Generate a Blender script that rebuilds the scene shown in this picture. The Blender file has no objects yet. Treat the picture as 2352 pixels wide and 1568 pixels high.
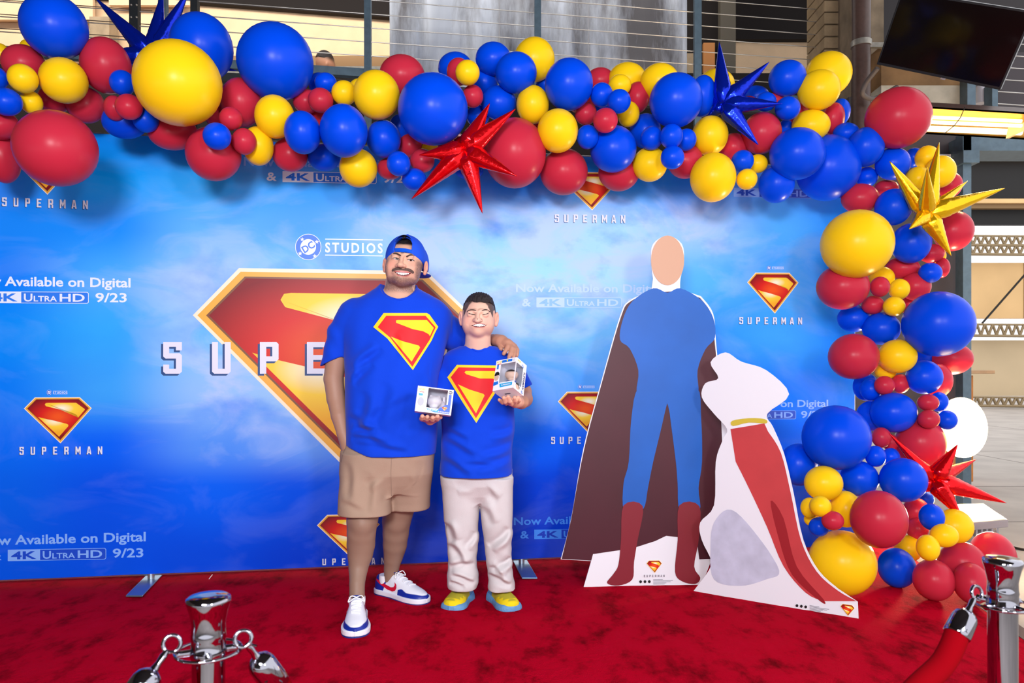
import bpy, bmesh, math, random
import numpy as np
from mathutils import Vector, Matrix
from mathutils.bvhtree import BVHTree
from mathutils.geometry import delaunay_2d_cdt
random.seed(7)
S = bpy.context.scene
COL = S.collection
F = 1680.0; CX = 1176.0; HY = 850.0; CAMZ = 1.15
# ---------------------------------------------------------------- camera
cam = bpy.data.objects.new('camera', bpy.data.cameras.new('camera'))
COL.objects.link(cam)
cam.location = (0, 0, CAMZ); cam.rotation_euler = (math.pi/2, 0, 0)
cam.data.sensor_width = 36; cam.data.lens = F/2352*36
cam.data.shift_y = 66/2352; cam.data.clip_end = 200; cam.data.clip_start = .05
cam.data.dof.use_dof = True; cam.data.dof.focus_distance = 3.6; cam.data.dof.aperture_fstop = 6.3
S.camera = cam
# ---------------------------------------------------------------- world, lights, exposure
W = bpy.data.worlds.new('sky'); S.world = W; W.use_nodes = True
bg = W.node_tree.nodes['Background']; bg.inputs[0].default_value = (.97, .97, 1.0, 1); bg.inputs[1].default_value = 1.75
S.view_settings.view_transform = 'Standard'; S.view_settings.look = 'None'
S.view_settings.exposure = 0.0; S.view_settings.gamma = 1.0; S.view_settings.use_curve_mapping = False
def area(name, loc, target, sx, sy, power, color=(1, 1, 1), spec=1.0):
    l = bpy.data.lights.new(name, 'AREA'); l.shape = 'RECTANGLE'; l.size = sx; l.size_y = sy
    l.energy = power; l.color = color; l.specular_factor = spec
    o = bpy.data.objects.new(name, l); COL.objects.link(o); o.location = loc
    o.rotation_euler = (Vector(target)-Vector(loc)).to_track_quat('-Z', 'Y').to_euler()
    return o
area('photo_softbox', (-.5, -1.3, 2.25), (0, 4.2, 1.2), .9, .6, 185, (.97, .97, 1), .4)
area('photo_softbox_right', (1.4, -1.2, 2.1), (.7, 4.2, 1.2), .45, .5, 58, (.97, .97, 1), .4)

area('terrace_fill', (-3.0, 7.2, 5.9), (-3.0, 9.2, 4.0), 9, .4, 250, (1, .93, .84), .2)  # added fill without a fixture, brightens the tan terrace wall

# ---------------------------------------------------------------- helpers: points
def P(px, py, D): return Vector(((px-CX)/F*D, D, CAMZ+(HY-py)/F*D))
TB = .158
def back_D(px, D0=4.28): return D0/(1-TB*(px-CX)/F)
def B(px, py, off=0.0, D0=4.28):          # a point of the backdrop plane
    return P(px, py, back_D(px, D0)) + Vector((TB, -1, 0)).normalized()*off
# ---------------------------------------------------------------- helpers: materials
def srgb(r, g, b):
    f = lambda c: ((c/255+.055)/1.055)**2.4 if c > 10 else c/255/12.92
    return (f(r), f(g), f(b), 1)
MATS = {}
def mat(name, col, rough=.6, metal=0, emit=0, spec=.5, bump=0, bscale=60, noise=0, nscale=8, trans=0, coat=0, alpha=1, sheen=0, transl=0, ior=1.45):
    if name in MATS: return MATS[name]
    m = bpy.data.materials.new(name); m.use_nodes = True; nt = m.node_tree; b = nt.nodes['Principled BSDF']
    c = srgb(*col)
    b.inputs['Base Color'].default_value = c; b.inputs['Roughness'].default_value = rough
    b.inputs['Metallic'].default_value = metal; b.inputs['Specular IOR Level'].default_value = spec
    b.inputs['IOR'].default_value = ior
    if coat: b.inputs['Coat Weight'].default_value = coat; b.inputs['Coat Roughness'].default_value = .1
    if sheen: b.inputs['Sheen Weight'].default_value = sheen
    if trans: b.inputs['Transmission Weight'].default_value = trans
    if alpha < 1: b.inputs['Alpha'].default_value = alpha
    if emit: b.inputs['Emission Color'].default_value = c; b.inputs['Emission Strength'].default_value = emit
    if noise or bump:
        tc = nt.nodes.new('ShaderNodeTexCoord')
    if noise:
        n = nt.nodes.new('ShaderNodeTexNoise'); n.inputs['Scale'].default_value = nscale; n.inputs['Detail'].default_value = 6
        nt.links.new(tc.outputs['Object'], n.inputs['Vector'])
        mx = nt.nodes.new('ShaderNodeMix'); mx.data_type = 'RGBA'
        d = tuple(x*(1-noise) for x in c[:3])+(1,)
        e = tuple(min(1, x*(1+noise*.6)) for x in c[:3])+(1,)
        mx.inputs['A'].default_value = d; mx.inputs['B'].default_value = e
        r = nt.nodes.new('ShaderNodeMapRange'); r.inputs['From Min'].default_value = .3; r.inputs['From Max'].default_value = .7
        nt.links.new(n.outputs['Fac'], r.inputs['Value']); nt.links.new(r.outputs['Result'], mx.inputs['Factor'])
        nt.links.new(mx.outputs['Result'], b.inputs['Base Color'])
    if bump:
        n2 = nt.nodes.new('ShaderNodeTexNoise'); n2.inputs['Scale'].default_value = bscale; n2.inputs['Detail'].default_value = 4
        nt.links.new(tc.outputs['Object'], n2.inputs['Vector'])
        bp = nt.nodes.new('ShaderNodeBump'); bp.inputs['Strength'].default_value = bump; bp.inputs['Distance'].default_value = .01
        nt.links.new(n2.outputs['Fac'], bp.inputs['Height']); nt.links.new(bp.outputs['Normal'], b.inputs['Normal'])
    if transl:
        t = nt.nodes.new('ShaderNodeBsdfTranslucent'); t.inputs[0].default_value = c
        ms = nt.nodes.new('ShaderNodeMixShader'); ms.inputs[0].default_value = transl
        nt.links.new(b.outputs[0], ms.inputs[1]); nt.links.new(t.outputs[0], ms.inputs[2])
        nt.links.new(ms.outputs[0], nt.nodes['Material Output'].inputs[0])
    MATS[name] = m; return m
def mat_attr(name, rough=.6, spec=.4, sss=0, bump=0, bscale=300, sheen=0):
    m = mat(name, (200, 200, 200), rough, spec=spec, bump=bump, bscale=bscale, sheen=sheen)
    nt = m.node_tree; a = nt.nodes.new('ShaderNodeAttribute'); a.attribute_name = 'Col'
    b = nt.nodes['Principled BSDF']; nt.links.new(a.outputs['Color'], b.inputs['Base Color'])
    if sss: b.inputs['Subsurface Weight'].default_value = sss; b.inputs['Subsurface Radius'].default_value = (.012, .004, .002); b.inputs['Subsurface Scale'].default_value = .6
    return m
# ---------------------------------------------------------------- helpers: objects
def tag(o, label=None, cat=None, group=None, kind=None):
    if label: o['label'] = label
    if cat: o['category'] = cat
    if group: o['group'] = group
    if kind: o['kind'] = kind
    return o
def empty(name, loc, label=None, cat=None, group=None, kind=None):
    o = bpy.data.objects.new(name, None); o.empty_display_size = .05; COL.objects.link(o); o.location = loc
    o['_w'] = 0
    del o['_w']
    return tag(o, label, cat, group, kind)
def link(name, me, parent=None, m=None):
    o = bpy.data.objects.new(name, me); COL.objects.link(o)
    if m is not None: me.materials.clear(); me.materials.append(m)
    if parent is not None:
        o.parent = parent
        # children are built in world coordinates: undo the parents' offset
        q = parent; loc = Vector((0, 0, 0))
        while q is not None: loc += q.location; q = q.parent
        o.location = -loc
    return o
def mesh(name, vs, fs, smooth=False):
    me = bpy.data.meshes.new(name); me.from_pydata([tuple(v) for v in vs], [], [tuple(f) for f in fs]); me.update()
    if smooth: me.polygons.foreach_set('use_smooth', [True]*len(me.polygons))
    return me
class MB:
    def __init__(s): s.v = []; s.f = []; s.sm = []
    def add(s, vs, fs, sm=False):
        n = len(s.v); s.v += [Vector(v) for v in vs]; s.f += [tuple(i+n for i in f) for f in fs]; s.sm += [sm]*len(fs); return s
    def hexa(s, p):     # 8 corners: bottom 0-3, top 4-7
        return s.add(p, [(3, 2, 1, 0), (4, 5, 6, 7), (0, 1, 5, 4), (1, 2, 6, 5), (2, 3, 7, 6), (3, 0, 4, 7)])
    def box(s, lo, hi):
        x0, y0, z0 = lo; x1, y1, z1 = hi
        return s.hexa([(x0, y0, z0), (x1, y0, z0), (x1, y1, z0), (x0, y1, z0), (x0, y0, z1), (x1, y0, z1), (x1, y1, z1), (x0, y1, z1)])
    def obox(s, o, a, b, c):   # origin corner and three edge vectors
        o, a, b, c = map(Vector, (o, a, b, c))
        if a.cross(b).dot(c) < 0: a, b = b, a
        return s.hexa([o, o+a, o+a+b, o+b, o+c, o+a+c, o+a+b+c, o+b+c])
    def tube(s, pts, r, n=10, caps=True):
        pts = [Vector(p) for p in pts]; rs = r if isinstance(r, (list, tuple)) else [r]*len(pts)
        vs = []; fs = []; up = None
        for i, p in enumerate(pts):
            t = (pts[min(i+1, len(pts)-1)]-pts[max(i-1, 0)]).normalized()
            if up is None:
                up = Vector((0, 0, 1)) if abs(t.z) < .9 else Vector((1, 0, 0))
            a = t.cross(up).normalized(); up = a.cross(t).normalized()
            for k in range(n):
                an = 2*math.pi*k/n; vs.append(p+(a*math.cos(an)+up*math.sin(an))*rs[i])
        for i in range(len(pts)-1):
            for k in range(n):
                k2 = (k+1) % n; fs.append((i*n+k, i*n+k2, (i+1)*n+k2, (i+1)*n+k))
        s.add(vs, fs, True)
        if caps:
            s.add(vs[:n], [tuple(range(n))]); s.add(vs[-n:], [tuple(reversed(range(n)))])
        return s
    def lathe(s, c, axis, prof, n=24):     # prof: (distance along axis, radius)
        c = Vector(c); axis = Vector(axis).normalized(); u = axis.orthogonal().normalized(); w = axis.cross(u)
        vs = []; fs = []
        for h, r in prof:
            for k in range(n):
                an = 2*math.pi*k/n; vs.append(c+axis*h+(u*math.cos(an)+w*math.sin(an))*r)
        for i in range(len(prof)-1):
            for k in range(n):
                k2 = (k+1) % n; fs.append((i*n+k, i*n+k2, (i+1)*n+k2, (i+1)*n+k))
        s.add(vs, fs, True)
        s.add(vs[:n], [tuple(reversed(range(n)))]); s.add(vs[-n:], [tuple(range(n))]); return s
    def torus(s, c, axis, R, r, n=28, m=8, a0=0, a1=2*math.pi):
        c = Vector(c); axis = Vector(axis).normalized(); u = axis.orthogonal().normalized(); w = axis.cross(u)
        full = abs(a1-a0-2*math.pi) < 1e-6
        pts = [c+(u*math.cos(a0+(a1-a0)*k/n)+w*math.sin(a0+(a1-a0)*k/n))*R for k in range(n+1)]
        return s.tube(pts, r, m, not full)
    def plate(s, pts, nrm, th):   # extrude a planar polygon along nrm by th
        pts = [Vector(p) for p in pts]; n = len(pts); q = [p+Vector(nrm)*th for p in pts]
        s.add(pts+q, [tuple(range(n)), tuple(range(2*n-1, n-1, -1))]+[((i+1) % n, i, n+i, n+(i+1) % n) for i in range(n)]); return s
    def build(s, name, m, parent=None, bevel=0):
        me = bpy.data.meshes.new(name); me.from_pydata([tuple(v) for v in s.v], [], s.f); me.update()
        me.polygons.foreach_set('use_smooth', s.sm)
        bm = bmesh.new(); bm.from_mesh(me); bmesh.ops.recalc_face_normals(bm, faces=bm.faces[:])
        if bevel: bmesh.ops.bevel(bm, geom=bm.edges[:], offset=bevel, segments=2, affect='EDGES', profile=.5)
        bm.to_mesh(me); bm.free()
        return link(name, me, parent, m)
# smooth closed outline through points
def smooth(pts, n=6, closed=True):
    out = []; L = len(pts)
    for i in range(L if closed else L-1):
        g = (lambda k: pts[k % L]) if closed else (lambda k: pts[max(0, min(L-1, k))])
        p0, p1, p2, p3 = g(i-1), g(i), g(i+1), g(i+2)
        for j in range(n):
            t = j/n; t2 = t*t; t3 = t2*t
            out.append(tuple(.5*((2*p1[k])+(-p0[k]+p2[k])*t+(2*p0[k]-5*p1[k]+4*p2[k]-p3[k])*t2+(-p0[k]+3*p1[k]-3*p2[k]+p3[k])*t3) for k in range(len(p1))))
    if not closed: out.append(tuple(pts[-1]))
    return out
def inside(x, y, poly):
    c = False; n = len(poly); j = n-1
    for i in range(n):
        xi, yi = poly[i][:2]; xj, yj = poly[j][:2]
        if (yi > y) != (yj > y) and x < (xj-xi)*(y-yi)/(yj-yi)+xi: c = not c
        j = i
    return c
def fill(poly, step):
    """triangulate a 2D outline with interior grid points"""
    b = []
    for i in range(len(poly)):
        p, q = poly[i], poly[(i+1) % len(poly)]
        d = math.dist(p, q); k = max(1, int(math.ceil(d/step)))
        for j in range(k): b.append((p[0]+(q[0]-p[0])*j/k, p[1]+(q[1]-p[1])*j/k))
    n = len(b); xs = [p[0] for p in b]; ys = [p[1] for p in b]; pts = [Vector(p) for p in b]
    x = min(xs)+step*.5
    while x < max(xs):
        y = min(ys)+step*.5
        while y < max(ys):
            if inside(x, y, b) and min((x-p[0])**2+(y-p[1])**2 for p in b) > (step*.35)**2: pts.append(Vector((x, y)))
            y += step
        x += step
    r = delaunay_2d_cdt(pts, [(i, (i+1) % n) for i in range(n)], [], 1, 1e-7)
    vs = [tuple(v) for v in r[0]]; fs = []
    for f in r[2]:
        cx = sum(vs[i][0] for i in f)/len(f); cy = sum(vs[i][1] for i in f)/len(f)
        if inside(cx, cy, b): fs.append(tuple(f))
    return vs, fs
CAMP = Vector((0, 0, CAMZ))
def patch(name, poly, bvh, off, m, parent, step=4, fallback=3.4):
    """a thin print or shell lying on a surface"""
    vs, fs = fill(poly, step); out = []; last = fallback
    for x, y in vs:
        d = (P(x, y, 1)-CAMP).normalized(); hit = bvh.ray_cast(CAMP, d)
        if hit[0] is not None: q = hit[0]; last = q.y
        else: q = P(x, y, last)
        out.append(q-d*off)
    me = mesh(name, out, [f if orient(out, f) else f[::-1] for f in fs], True)
    return link(name, me, parent, m)
def orient(v, f):
    a, b, c = v[f[0]], v[f[1]], v[f[2]]; return (b-a).cross(c-a).y < 0
# ---------------------------------------------------------------- signed-distance volumes -> one smooth mesh
class Vol:
    def __init__(s, lo, hi, h):
        s.lo = np.array(lo, np.float32); s.h = h
        s.n = np.ceil((np.array(hi)-np.array(lo))/h).astype(int)+1
        s.a = np.full(s.n, 1.0, np.float32)
    def grid(s, lo, hi, pad):
        i0 = np.maximum(0, np.floor((np.array(lo)-pad-s.lo)/s.h).astype(int)); i1 = np.minimum(s.n, np.ceil((np.array(hi)+pad-s.lo)/s.h).astype(int)+1)
        if (i1 <= i0).any(): return None
        ax = [(s.lo[k]+s.h*np.arange(i0[k], i1[k])).astype(np.float32) for k in range(3)]
        sl = tuple(slice(i0[k], i1[k]) for k in range(3))
        return sl, ax[0][:, None, None], ax[1][None, :, None], ax[2][None, None, :]
    def put(s, sl, d, k, mode):
        a = s.a[sl]
        if mode == 'u':
            if k > 0:
                h = np.clip(.5+.5*(a-d)/k, 0, 1); s.a[sl] = a+(d-a)*h-k*h*(1-h)
            else: s.a[sl] = np.minimum(a, d)
        elif mode == 's':
            d = -d
            if k > 0:
                h = np.clip(.5-.5*(a-d)/k, 0, 1); s.a[sl] = a+(d-a)*h+k*h*(1-h)
            else: s.a[sl] = np.maximum(a, d)
    def cap(s, a, b, ra, rb, k=.02, mode='u'):
        a = np.array(a, np.float32); b = np.array(b, np.float32); r = max(ra, rb)
        g = s.grid(np.minimum(a, b)-r, np.maximum(a, b)+r, k+3*s.h)
        if g is None: return s
        sl, x, y, z = g; ab = b-a; L = max(float(ab@ab), 1e-9)
        t = np.clip(((x-a[0])*ab[0]+(y-a[1])*ab[1]+(z-a[2])*ab[2])/L, 0, 1)
        d = np.sqrt((x-a[0]-t*ab[0])**2+(y-a[1]-t*ab[1])**2+(z-a[2]-t*ab[2])**2)-(ra+(rb-ra)*t)
        s.put(sl, d, k, mode); return s
    def chain(s, pts, k=.02, kk=None):   # pts: (Vector, radius)
        for (a, ra), (b, rb) in zip(pts[:-1], pts[1:]): s.cap(a, b, ra, rb, k)
        return s
    def ell(s, c, r, R=None, k=.02, mode='u'):
        c = np.array(c, np.float32); m = max(r); g = s.grid(c-m, c+m, k+3*s.h)
        if g is None: return s
        sl, x, y, z = g; x = x-c[0]; y = y-c[1]; z = z-c[2]
        if R is None: R = np.eye(3)
        u = x*R[0][0]+y*R[1][0]+z*R[2][0]; v = x*R[0][1]+y*R[1][1]+z*R[2][1]; w = x*R[0][2]+y*R[1][2]+z*R[2][2]
        q = np.sqrt((u/r[0])**2+(v/r[1])**2+(w/r[2])**2); q2 = np.sqrt((u/r[0]**2)**2+(v/r[1]**2)**2+(w/r[2]**2)**2)+1e-6
        s.put(sl, q*(q-1)/q2, k, mode); return s
    def loft(s, rows, k=.02, mode='u', n=2.0, zlo=None, zhi=None, warp=None, inset=0):
        """rows: (z, cx, cy, rx, ry)"""
        rows = sorted(rows); A = np.array(rows, np.float32)
        lo = [min(A[:, 1]-A[:, 3]), min(A[:, 2]-A[:, 4]), A[0, 0]]; hi = [max(A[:, 1]+A[:, 3]), max(A[:, 2]+A[:, 4]), A[-1, 0]]
        g = s.grid(lo, hi, k+3*s.h)
        if g is None: return s
        sl, x, y, z = g; zz = z.ravel()
        f = lambda c: np.interp(zz, A[:, 0], A[:, c])[None, None, :].astype(np.float32)
        cx, cy, rx, ry = f(1), f(2), f(3)-inset, f(4)-inset
        d = (((np.abs(x-cx)/rx)**n+(np.abs(y-cy)/ry)**n)**(1/n)-1)*np.minimum(rx, ry)
        if warp is not None: d = d+warp(x, y, z)
        z0 = A[0, 0] if zlo is None else zlo(x, y); z1 = A[-1, 0] if zhi is None else zhi(x, y)
        d = np.maximum(d, np.maximum(z0-z, z-z1))
        s.put(sl, d.astype(np.float32), k, mode); return s
    def apply(s, fn):
        ax = [(s.lo[k]+s.h*np.arange(s.n[k])).astype(np.float32) for k in range(3)]
        s.a = fn(s.a, ax[0][:, None, None], ax[1][None, :, None], ax[2][None, None, :]).astype(np.float32); return s
    def mesh(s, name, relax=1, low=None):
        a = s.a; neg = a < 0; n = np.array(a.shape)-1
        cnt = np.zeros(n, np.uint8); offs = [(i, j, k) for i in (0, 1) for j in (0, 1) for k in (0, 1)]
        for i, j, k in offs: cnt += neg[i:i+n[0], j:j+n[1], k:k+n[2]]
        act = (cnt > 0) & (cnt < 8); I = np.argwhere(act); idx = np.full(n, -1, np.int32); idx[act] = np.arange(len(I))
        pos = np.zeros((len(I), 3), np.float32); num = np.zeros(len(I), np.float32)
        for o in offs:
            for ax in range(3):
                if o[ax]: continue
                p = list(o); p[ax] = 1
                v0 = a[I[:, 0]+o[0], I[:, 1]+o[1], I[:, 2]+o[2]]; v1 = a[I[:, 0]+p[0], I[:, 1]+p[1], I[:, 2]+p[2]]
                c = (v0 < 0) != (v1 < 0); t = np.where(c, v0/np.where(c, v0-v1, 1), 0)
                q = np.tile(np.array(o, np.float32), (len(I), 1)); q[:, ax] += t
                pos += q*c[:, None]; num += c
        V = s.lo+(I+pos/num[:, None])*s.h
        quads = []
        for ax in range(3):
            sl0 = [slice(None)]*3; sl1 = [slice(None)]*3; sl0[ax] = slice(0, -1); sl1[ax] = slice(1, None)
            ch = neg[tuple(sl0)] != neg[tuple(sl1)]; E = np.argwhere(ch)
            b, c = [(1, 2), (2, 0), (0, 1)][ax]
            E = E[(E[:, b] > 0) & (E[:, c] > 0) & (E[:, b] < n[b]) & (E[:, c] < n[c])]
            def ci(db, dc):
                e = E.copy(); e[:, b] -= db; e[:, c] -= dc; return idx[e[:, 0], e[:, 1], e[:, 2]]
            Q = np.stack([ci(1, 1), ci(0, 1), ci(0, 0), ci(1, 0)], 1)
            fl = ~neg[E[:, 0], E[:, 1], E[:, 2]]; Q[fl] = Q[fl][:, ::-1]
            quads.append(Q)
        Q = np.concatenate(quads); Q = Q[(Q >= 0).all(1)]
        for _ in range(relax+(low[1] if low else 0)):
            acc = np.zeros_like(V); w = np.zeros(len(V), np.float32)
            for i in range(4):
                for j in (1, 3): np.add.at(acc, Q[:, i], V[Q[:, (i+j) % 4]]); np.add.at(w, Q[:, i], 1)
            V_ = V*.5+.5*acc/np.maximum(w, 1)[:, None]
            V = V_ if _ < relax else np.where((V[:, 2] < low[0])[:, None], V_, V)
        me = bpy.data.meshes.new(name)
        me.vertices.add(len(V)); me.vertices.foreach_set('co', V.astype(np.float32).ravel())
        me.loops.add(len(Q)*4); me.loops.foreach_set('vertex_index', Q.astype(np.int32).ravel())
        me.polygons.add(len(Q)); me.polygons.foreach_set('loop_start', (np.arange(len(Q))*4).astype(np.int32))
        me.polygons.foreach_set('use_smooth', np.ones(len(Q), bool)); me.update(calc_edges=True); me.validate()
        return me, V, Q
def set_col(me, C):
    at = me.color_attributes.new('Col', 'FLOAT_COLOR', 'POINT')
    C4 = np.ones((len(C), 4), np.float32); C4[:, :3] = C; at.data.foreach_set('color', C4.ravel())
def bvh_of(V, Q): return BVHTree.FromPolygons([tuple(map(float, v)) for v in V], [tuple(map(int, q)) for q in Q])
def lin(*c): return np.array(srgb(*c)[:3], np.float32)
def sstep(a, b, x):
    t = np.clip((x-a)/(b-a), 0, 1); return t*t*(3-2*t)
def topx(V): D = V[:, 1]; return CX+V[:, 0]/D*F, HY-(V[:, 2]-CAMZ)/D*F
# ================================================================ SETTING
M_conc = mat('concrete_floor', (168, 160, 152), .8, noise=.18, nscale=1.5, bump=.1, bscale=30)
fl = MB().box((-12, -2, -.1), (30, 40, -.012)).build('floor', M_conc); tag(fl, kind='structure', label='grey concrete ground of large slabs')
jn = MB()
for y in (5.6, 7.3, 10.5, 15): jn.box((2.2, y, -.012), (26, y+.012, -.0105))
for x in (3.3, 6.4, 10): jn.box((x, 4.2, -.012), (x+.012, 24, -.0105))
jn.build('joint', mat('joint_dark', (90, 84, 80), .9), fl)
ro = MB().box((-14, -6, 6.0), (4.5, 12, 6.2)).build('ceiling', mat('dark_roof', (52, 46, 44), .9)); tag(ro, kind='structure', label='dark roof over the event area')
wf = MB().box((-14, -6.3, 0), (-.6, -6.0, 6.0)).build('reflection_wall', mat('dark_reflection_wall', (70, 64, 62), .9)); tag(wf, kind='structure', label='unseen dark wall added behind the photographer for reflections')  # unseen wall, added so the chrome has a dark side to reflect
wl = MB().box((-9.2, -6, 0), (-9, 12, 6.0)).build('wall_left', mat('left_wall', (120, 108, 96), .9)); tag(wl, kind='structure', label='plain wall far to the left')
# dark wall panels and steel behind the arch's right leg
def slab(name, px0, py0, px1, py1, D, th, m, kind='structure', label=None, parent=None, bevel=0):
    a = P(px0, py1, D); c = P(px1, py0, D)
    o = MB().box((a.x, D, a.z), (c.x, D+th, c.z)).build(name, m, parent, bevel)
    if parent is None: tag(o, kind=kind, label=label)
    return o
M_tan = mat('tan_stucco', (226, 194, 158), .9, noise=.08, nscale=5, bump=.15, bscale=90)
M_black = mat('black_soffit', (24, 18, 17), .9)
M_steel = mat('blue_grey_steel', (88, 108, 122), .45, metal=.3, noise=.15, nscale=20)
M_dsteel = mat('dark_steel', (44, 48, 52), .5, metal=.3)
M_colc = mat('old_concrete', (150, 132, 108), .9, noise=.3, nscale=6, bump=.4, bscale=40)
M_cable = mat('steel_cable', (196, 192, 186), .3, metal=.8)
M_brown = mat('brown_paint', (78, 58, 52), .4, noise=.15, nscale=40)
M_panel = mat('dark_panel', (62, 56, 60), .6)
# tan wall behind the terrace, dark soffit over it
w = slab('wall_back', -900, -160, 2030, 560, 9.0, .25, M_tan, label='tan stucco wall behind the terrace')
TS = [(-900, -500), (-900, -60), (435, 4), (900, 40), (1700, 90), (1905, 90), (1905, -500)]
o = MB().plate([P(x, y, 8.9) for x, y in TS], (0, 1, 0), .08).build('soffit', M_black); tag(o, kind='structure', label='black soffit above the tan terrace wall')
ta = slab('wall_back_upper', -700, -400, 213, 45, 8.85, .05, M_tan, label='tan wall piece at the upper left')
slab('wall_back_upper', 250, -260, 436, 12, 8.85, .05, M_tan, label='tan wall piece behind the left railing post')
slab('trim_1', 205, 38, 251, 320, 8.7, .2, M_colc, label='rough concrete pier behind the left railing')
slab('wall_opening', 1575, -300, 1690, 400, 8.5, .1, M_black, label='dark opening right of the hanging tarp')
slab('trim_2', 1655, -300, 1690, 300, 8.4, .1, mat('grey_column', (88, 82, 72), .8), label='grey column in the dark opening')
slab('trim_3', 1616, 98, 1642, 300, 8.45, .05, mat('orange_panel', (190, 128, 74), .8), label='tan strip in the dark opening')
slab('trim_4', 1576, 122, 1594, 300, 8.45, .05, M_colc, label='speckled block pier beside the tarp edge')
o = MB().box(P(-900, 152, 8.6), P(1600, 128, 8.6)+Vector((0, .28, 0))).build('shadow_band', mat('brown_shadow', (120, 92, 62), .35, metal=.5)); tag(o, kind='structure', label='brown shadow band built as a strip along the terrace wall')  # solid strip standing in for the brown shadow along the wall
o = MB().box(P(-900, 168, 8.5), P(1600, 152, 8.5)+Vector((0, .3, 0))).build('kerb', mat('grey_kerb', (128, 128, 124), .8, noise=.3, nscale=14)); tag(o, kind='structure', label='grey concrete kerb below the brown shadow band')
o = MB().box(P(-900, 600, 8.3), P(1960, 168, 8.3)+Vector((0, .3, 0))).build('wall_below_terrace', M_black); tag(o, kind='structure', label='dark wall below the terrace')
# hanging tarp
tp = []; n = 60
for i in range(n+1):
    u = i/n; px = 895+(1578-895)*u
    for j, py in enumerate((-160, -40, 60, 230)):
        tp.append(P(px, py, 7.4+.05*math.sin(u*22)+.03*math.sin(u*61+j)+(.05 if i == n else 0)))
tf = [(i*4+j, i*4+j+1, (i+1)*4+j+1, (i+1)*4+j) for i in range(n) for j in range(3)]
M_tarp = mat('grey_tarp', (176, 182, 194), .55)
nt = M_tarp.node_tree; tc = nt.nodes.new('ShaderNodeTexCoord'); mp = nt.nodes.new('ShaderNodeMapping'); mp.inputs['Scale'].default_value = (1.6, 1, .35)
nz = nt.nodes.new('ShaderNodeTexNoise'); nz.inputs['Scale'].default_value = 1.6; nz.inputs['Detail'].default_value = 8; nz.inputs['Roughness'].default_value = .65
cr = nt.nodes.new('ShaderNodeValToRGB'); cr.color_ramp.elements[0].position = .38; cr.color_ramp.elements[0].color = srgb(96, 94, 98); cr.color_ramp.elements[1].position = .6; cr.color_ramp.elements[1].color = srgb(190, 198, 212)
nt.links.new(tc.outputs['Object'], mp.inputs[0]); nt.links.new(mp.outputs[0], nz.inputs['Vector']); nt.links.new(nz.outputs['Fac'], cr.inputs[0]); nt.links.new(cr.outputs[0], nt.nodes['Principled BSDF'].inputs['Base Color'])
tarp = link('tarp', mesh('tarp', tp, tf, True), None, M_tarp)
sm = tarp.modifiers.new('thick', 'SOLIDIFY'); sm.thickness = .006
tag(tarp, 'large grey translucent tarp hanging behind the railing cables', 'tarp')
for px in (1147, 1352): MB().tube([P(px, -160, 7.33), P(px, 230, 7.33)], .008, 6).build('seam', mat('tarp_seam', (150, 152, 160), .6), tarp)
# cable railing: same skew as the backdrop
DR = 6.3
def RP(px, py, off=0): return P(px, py, back_D(px, DR)) + Vector((TB, -1, 0)).normalized()*off
rail = empty('cable_railing', RP(1236, 180), 'steel cable railing with blue grey posts above the balloon arch', 'railing')
for px, wd in ((310, 10), (375, 9), (448, 8), (845, 7.5), (1235, 7.5), (1602, 8), (1949, 9)):
    D = back_D(px, DR); hw = wd/F*D
    MB().box((P(px, 0, D).x-hw, D-.025, P(px, 300, D).z), (P(px, 0, D).x+hw, D+.025, P(px, -120, D).z)).build('post', M_dsteel if px in (310, 448, 1949) else M_steel, rail)
for k in range(-3, 5):
    y = 30+31*k
    D1 = back_D(1236, DR); z = CAMZ+(HY-y)/F*D1
    a = RP(-350, 0, .0); b = RP(1950, 0, .0); a.z = b.z = z
    MB().tube([a, b], .0042, 6).build('cable', M_cable, rail)
    if k < 4:
        a2 = a.copy(); b2 = RP(300, 0); a2.z = z+.055; b2.z = z+.055; a2.y += .35; b2.y += .35
        MB().tube([a2, b2], .0035, 6).build('cable', mat('rusty_cable', (96, 78, 64), .5, metal=.4), rail)
for (y0, y1, m) in ((168, 186, M_steel), (196, 214, M_dsteel)):
    D1 = back_D(1236, DR); z0 = CAMZ+(HY-y1-14)/F*D1; z1 = CAMZ+(HY-y0-14)/F*D1
    a = RP(-350, 0); b = RP(1960, 0); a.z = b.z = z0
    MB().obox(a, b-a, Vector((0, .06, 0)), Vector((0, 0, z1-z0))).build('bottom_rail', m, rail)
for py in (16, 44, 74, 104):
    for px in (305, 317): MB().lathe(RP(px, py, .03), (0, -1, 0), [(0, .008), (.008, .008), (.012, .004)], 8).build('bolt', M_cable, rail)
# upper-right corner: block column, downpipe, concrete beam, dark panels
col = empty('block_column', P(1917, 300, 6.6), 'beige concrete block column left of the brown downpipe', 'column')
M_blk = mat('concrete_block', (150, 128, 98), .9, noise=.2, nscale=9, bump=.4, bscale=50)
for k in range(-2, 12):
    y0 = 28*k
    a = P(1894, y0+27, 6.55); c = P(1942, y0, 6.55)
    MB().box((a.x, 6.55, a.z+.004), (c.x, 6.95, c.z-.004)).build('block', M_blk, col, .006)
MB().box((P(1896, 0, 6.6).x, 6.6, P(0, 360, 6.6).z), (P(1940, 0, 6.6).x, 6.9, P(0, -60, 6.6).z)).build('mortar', mat('mortar', (110, 96, 80), .95), col)
pipe = empty('downpipe', P(1978, 220, 5.9), 'brown round downpipe with a pale clamp beside the television', 'pipe')
a = P(1978, -80, 5.9); b = P(1976, 330, 5.9); b.x = a.x
MB().tube([a, b], .072, 20).build('pipe', M_brown, pipe)
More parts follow.
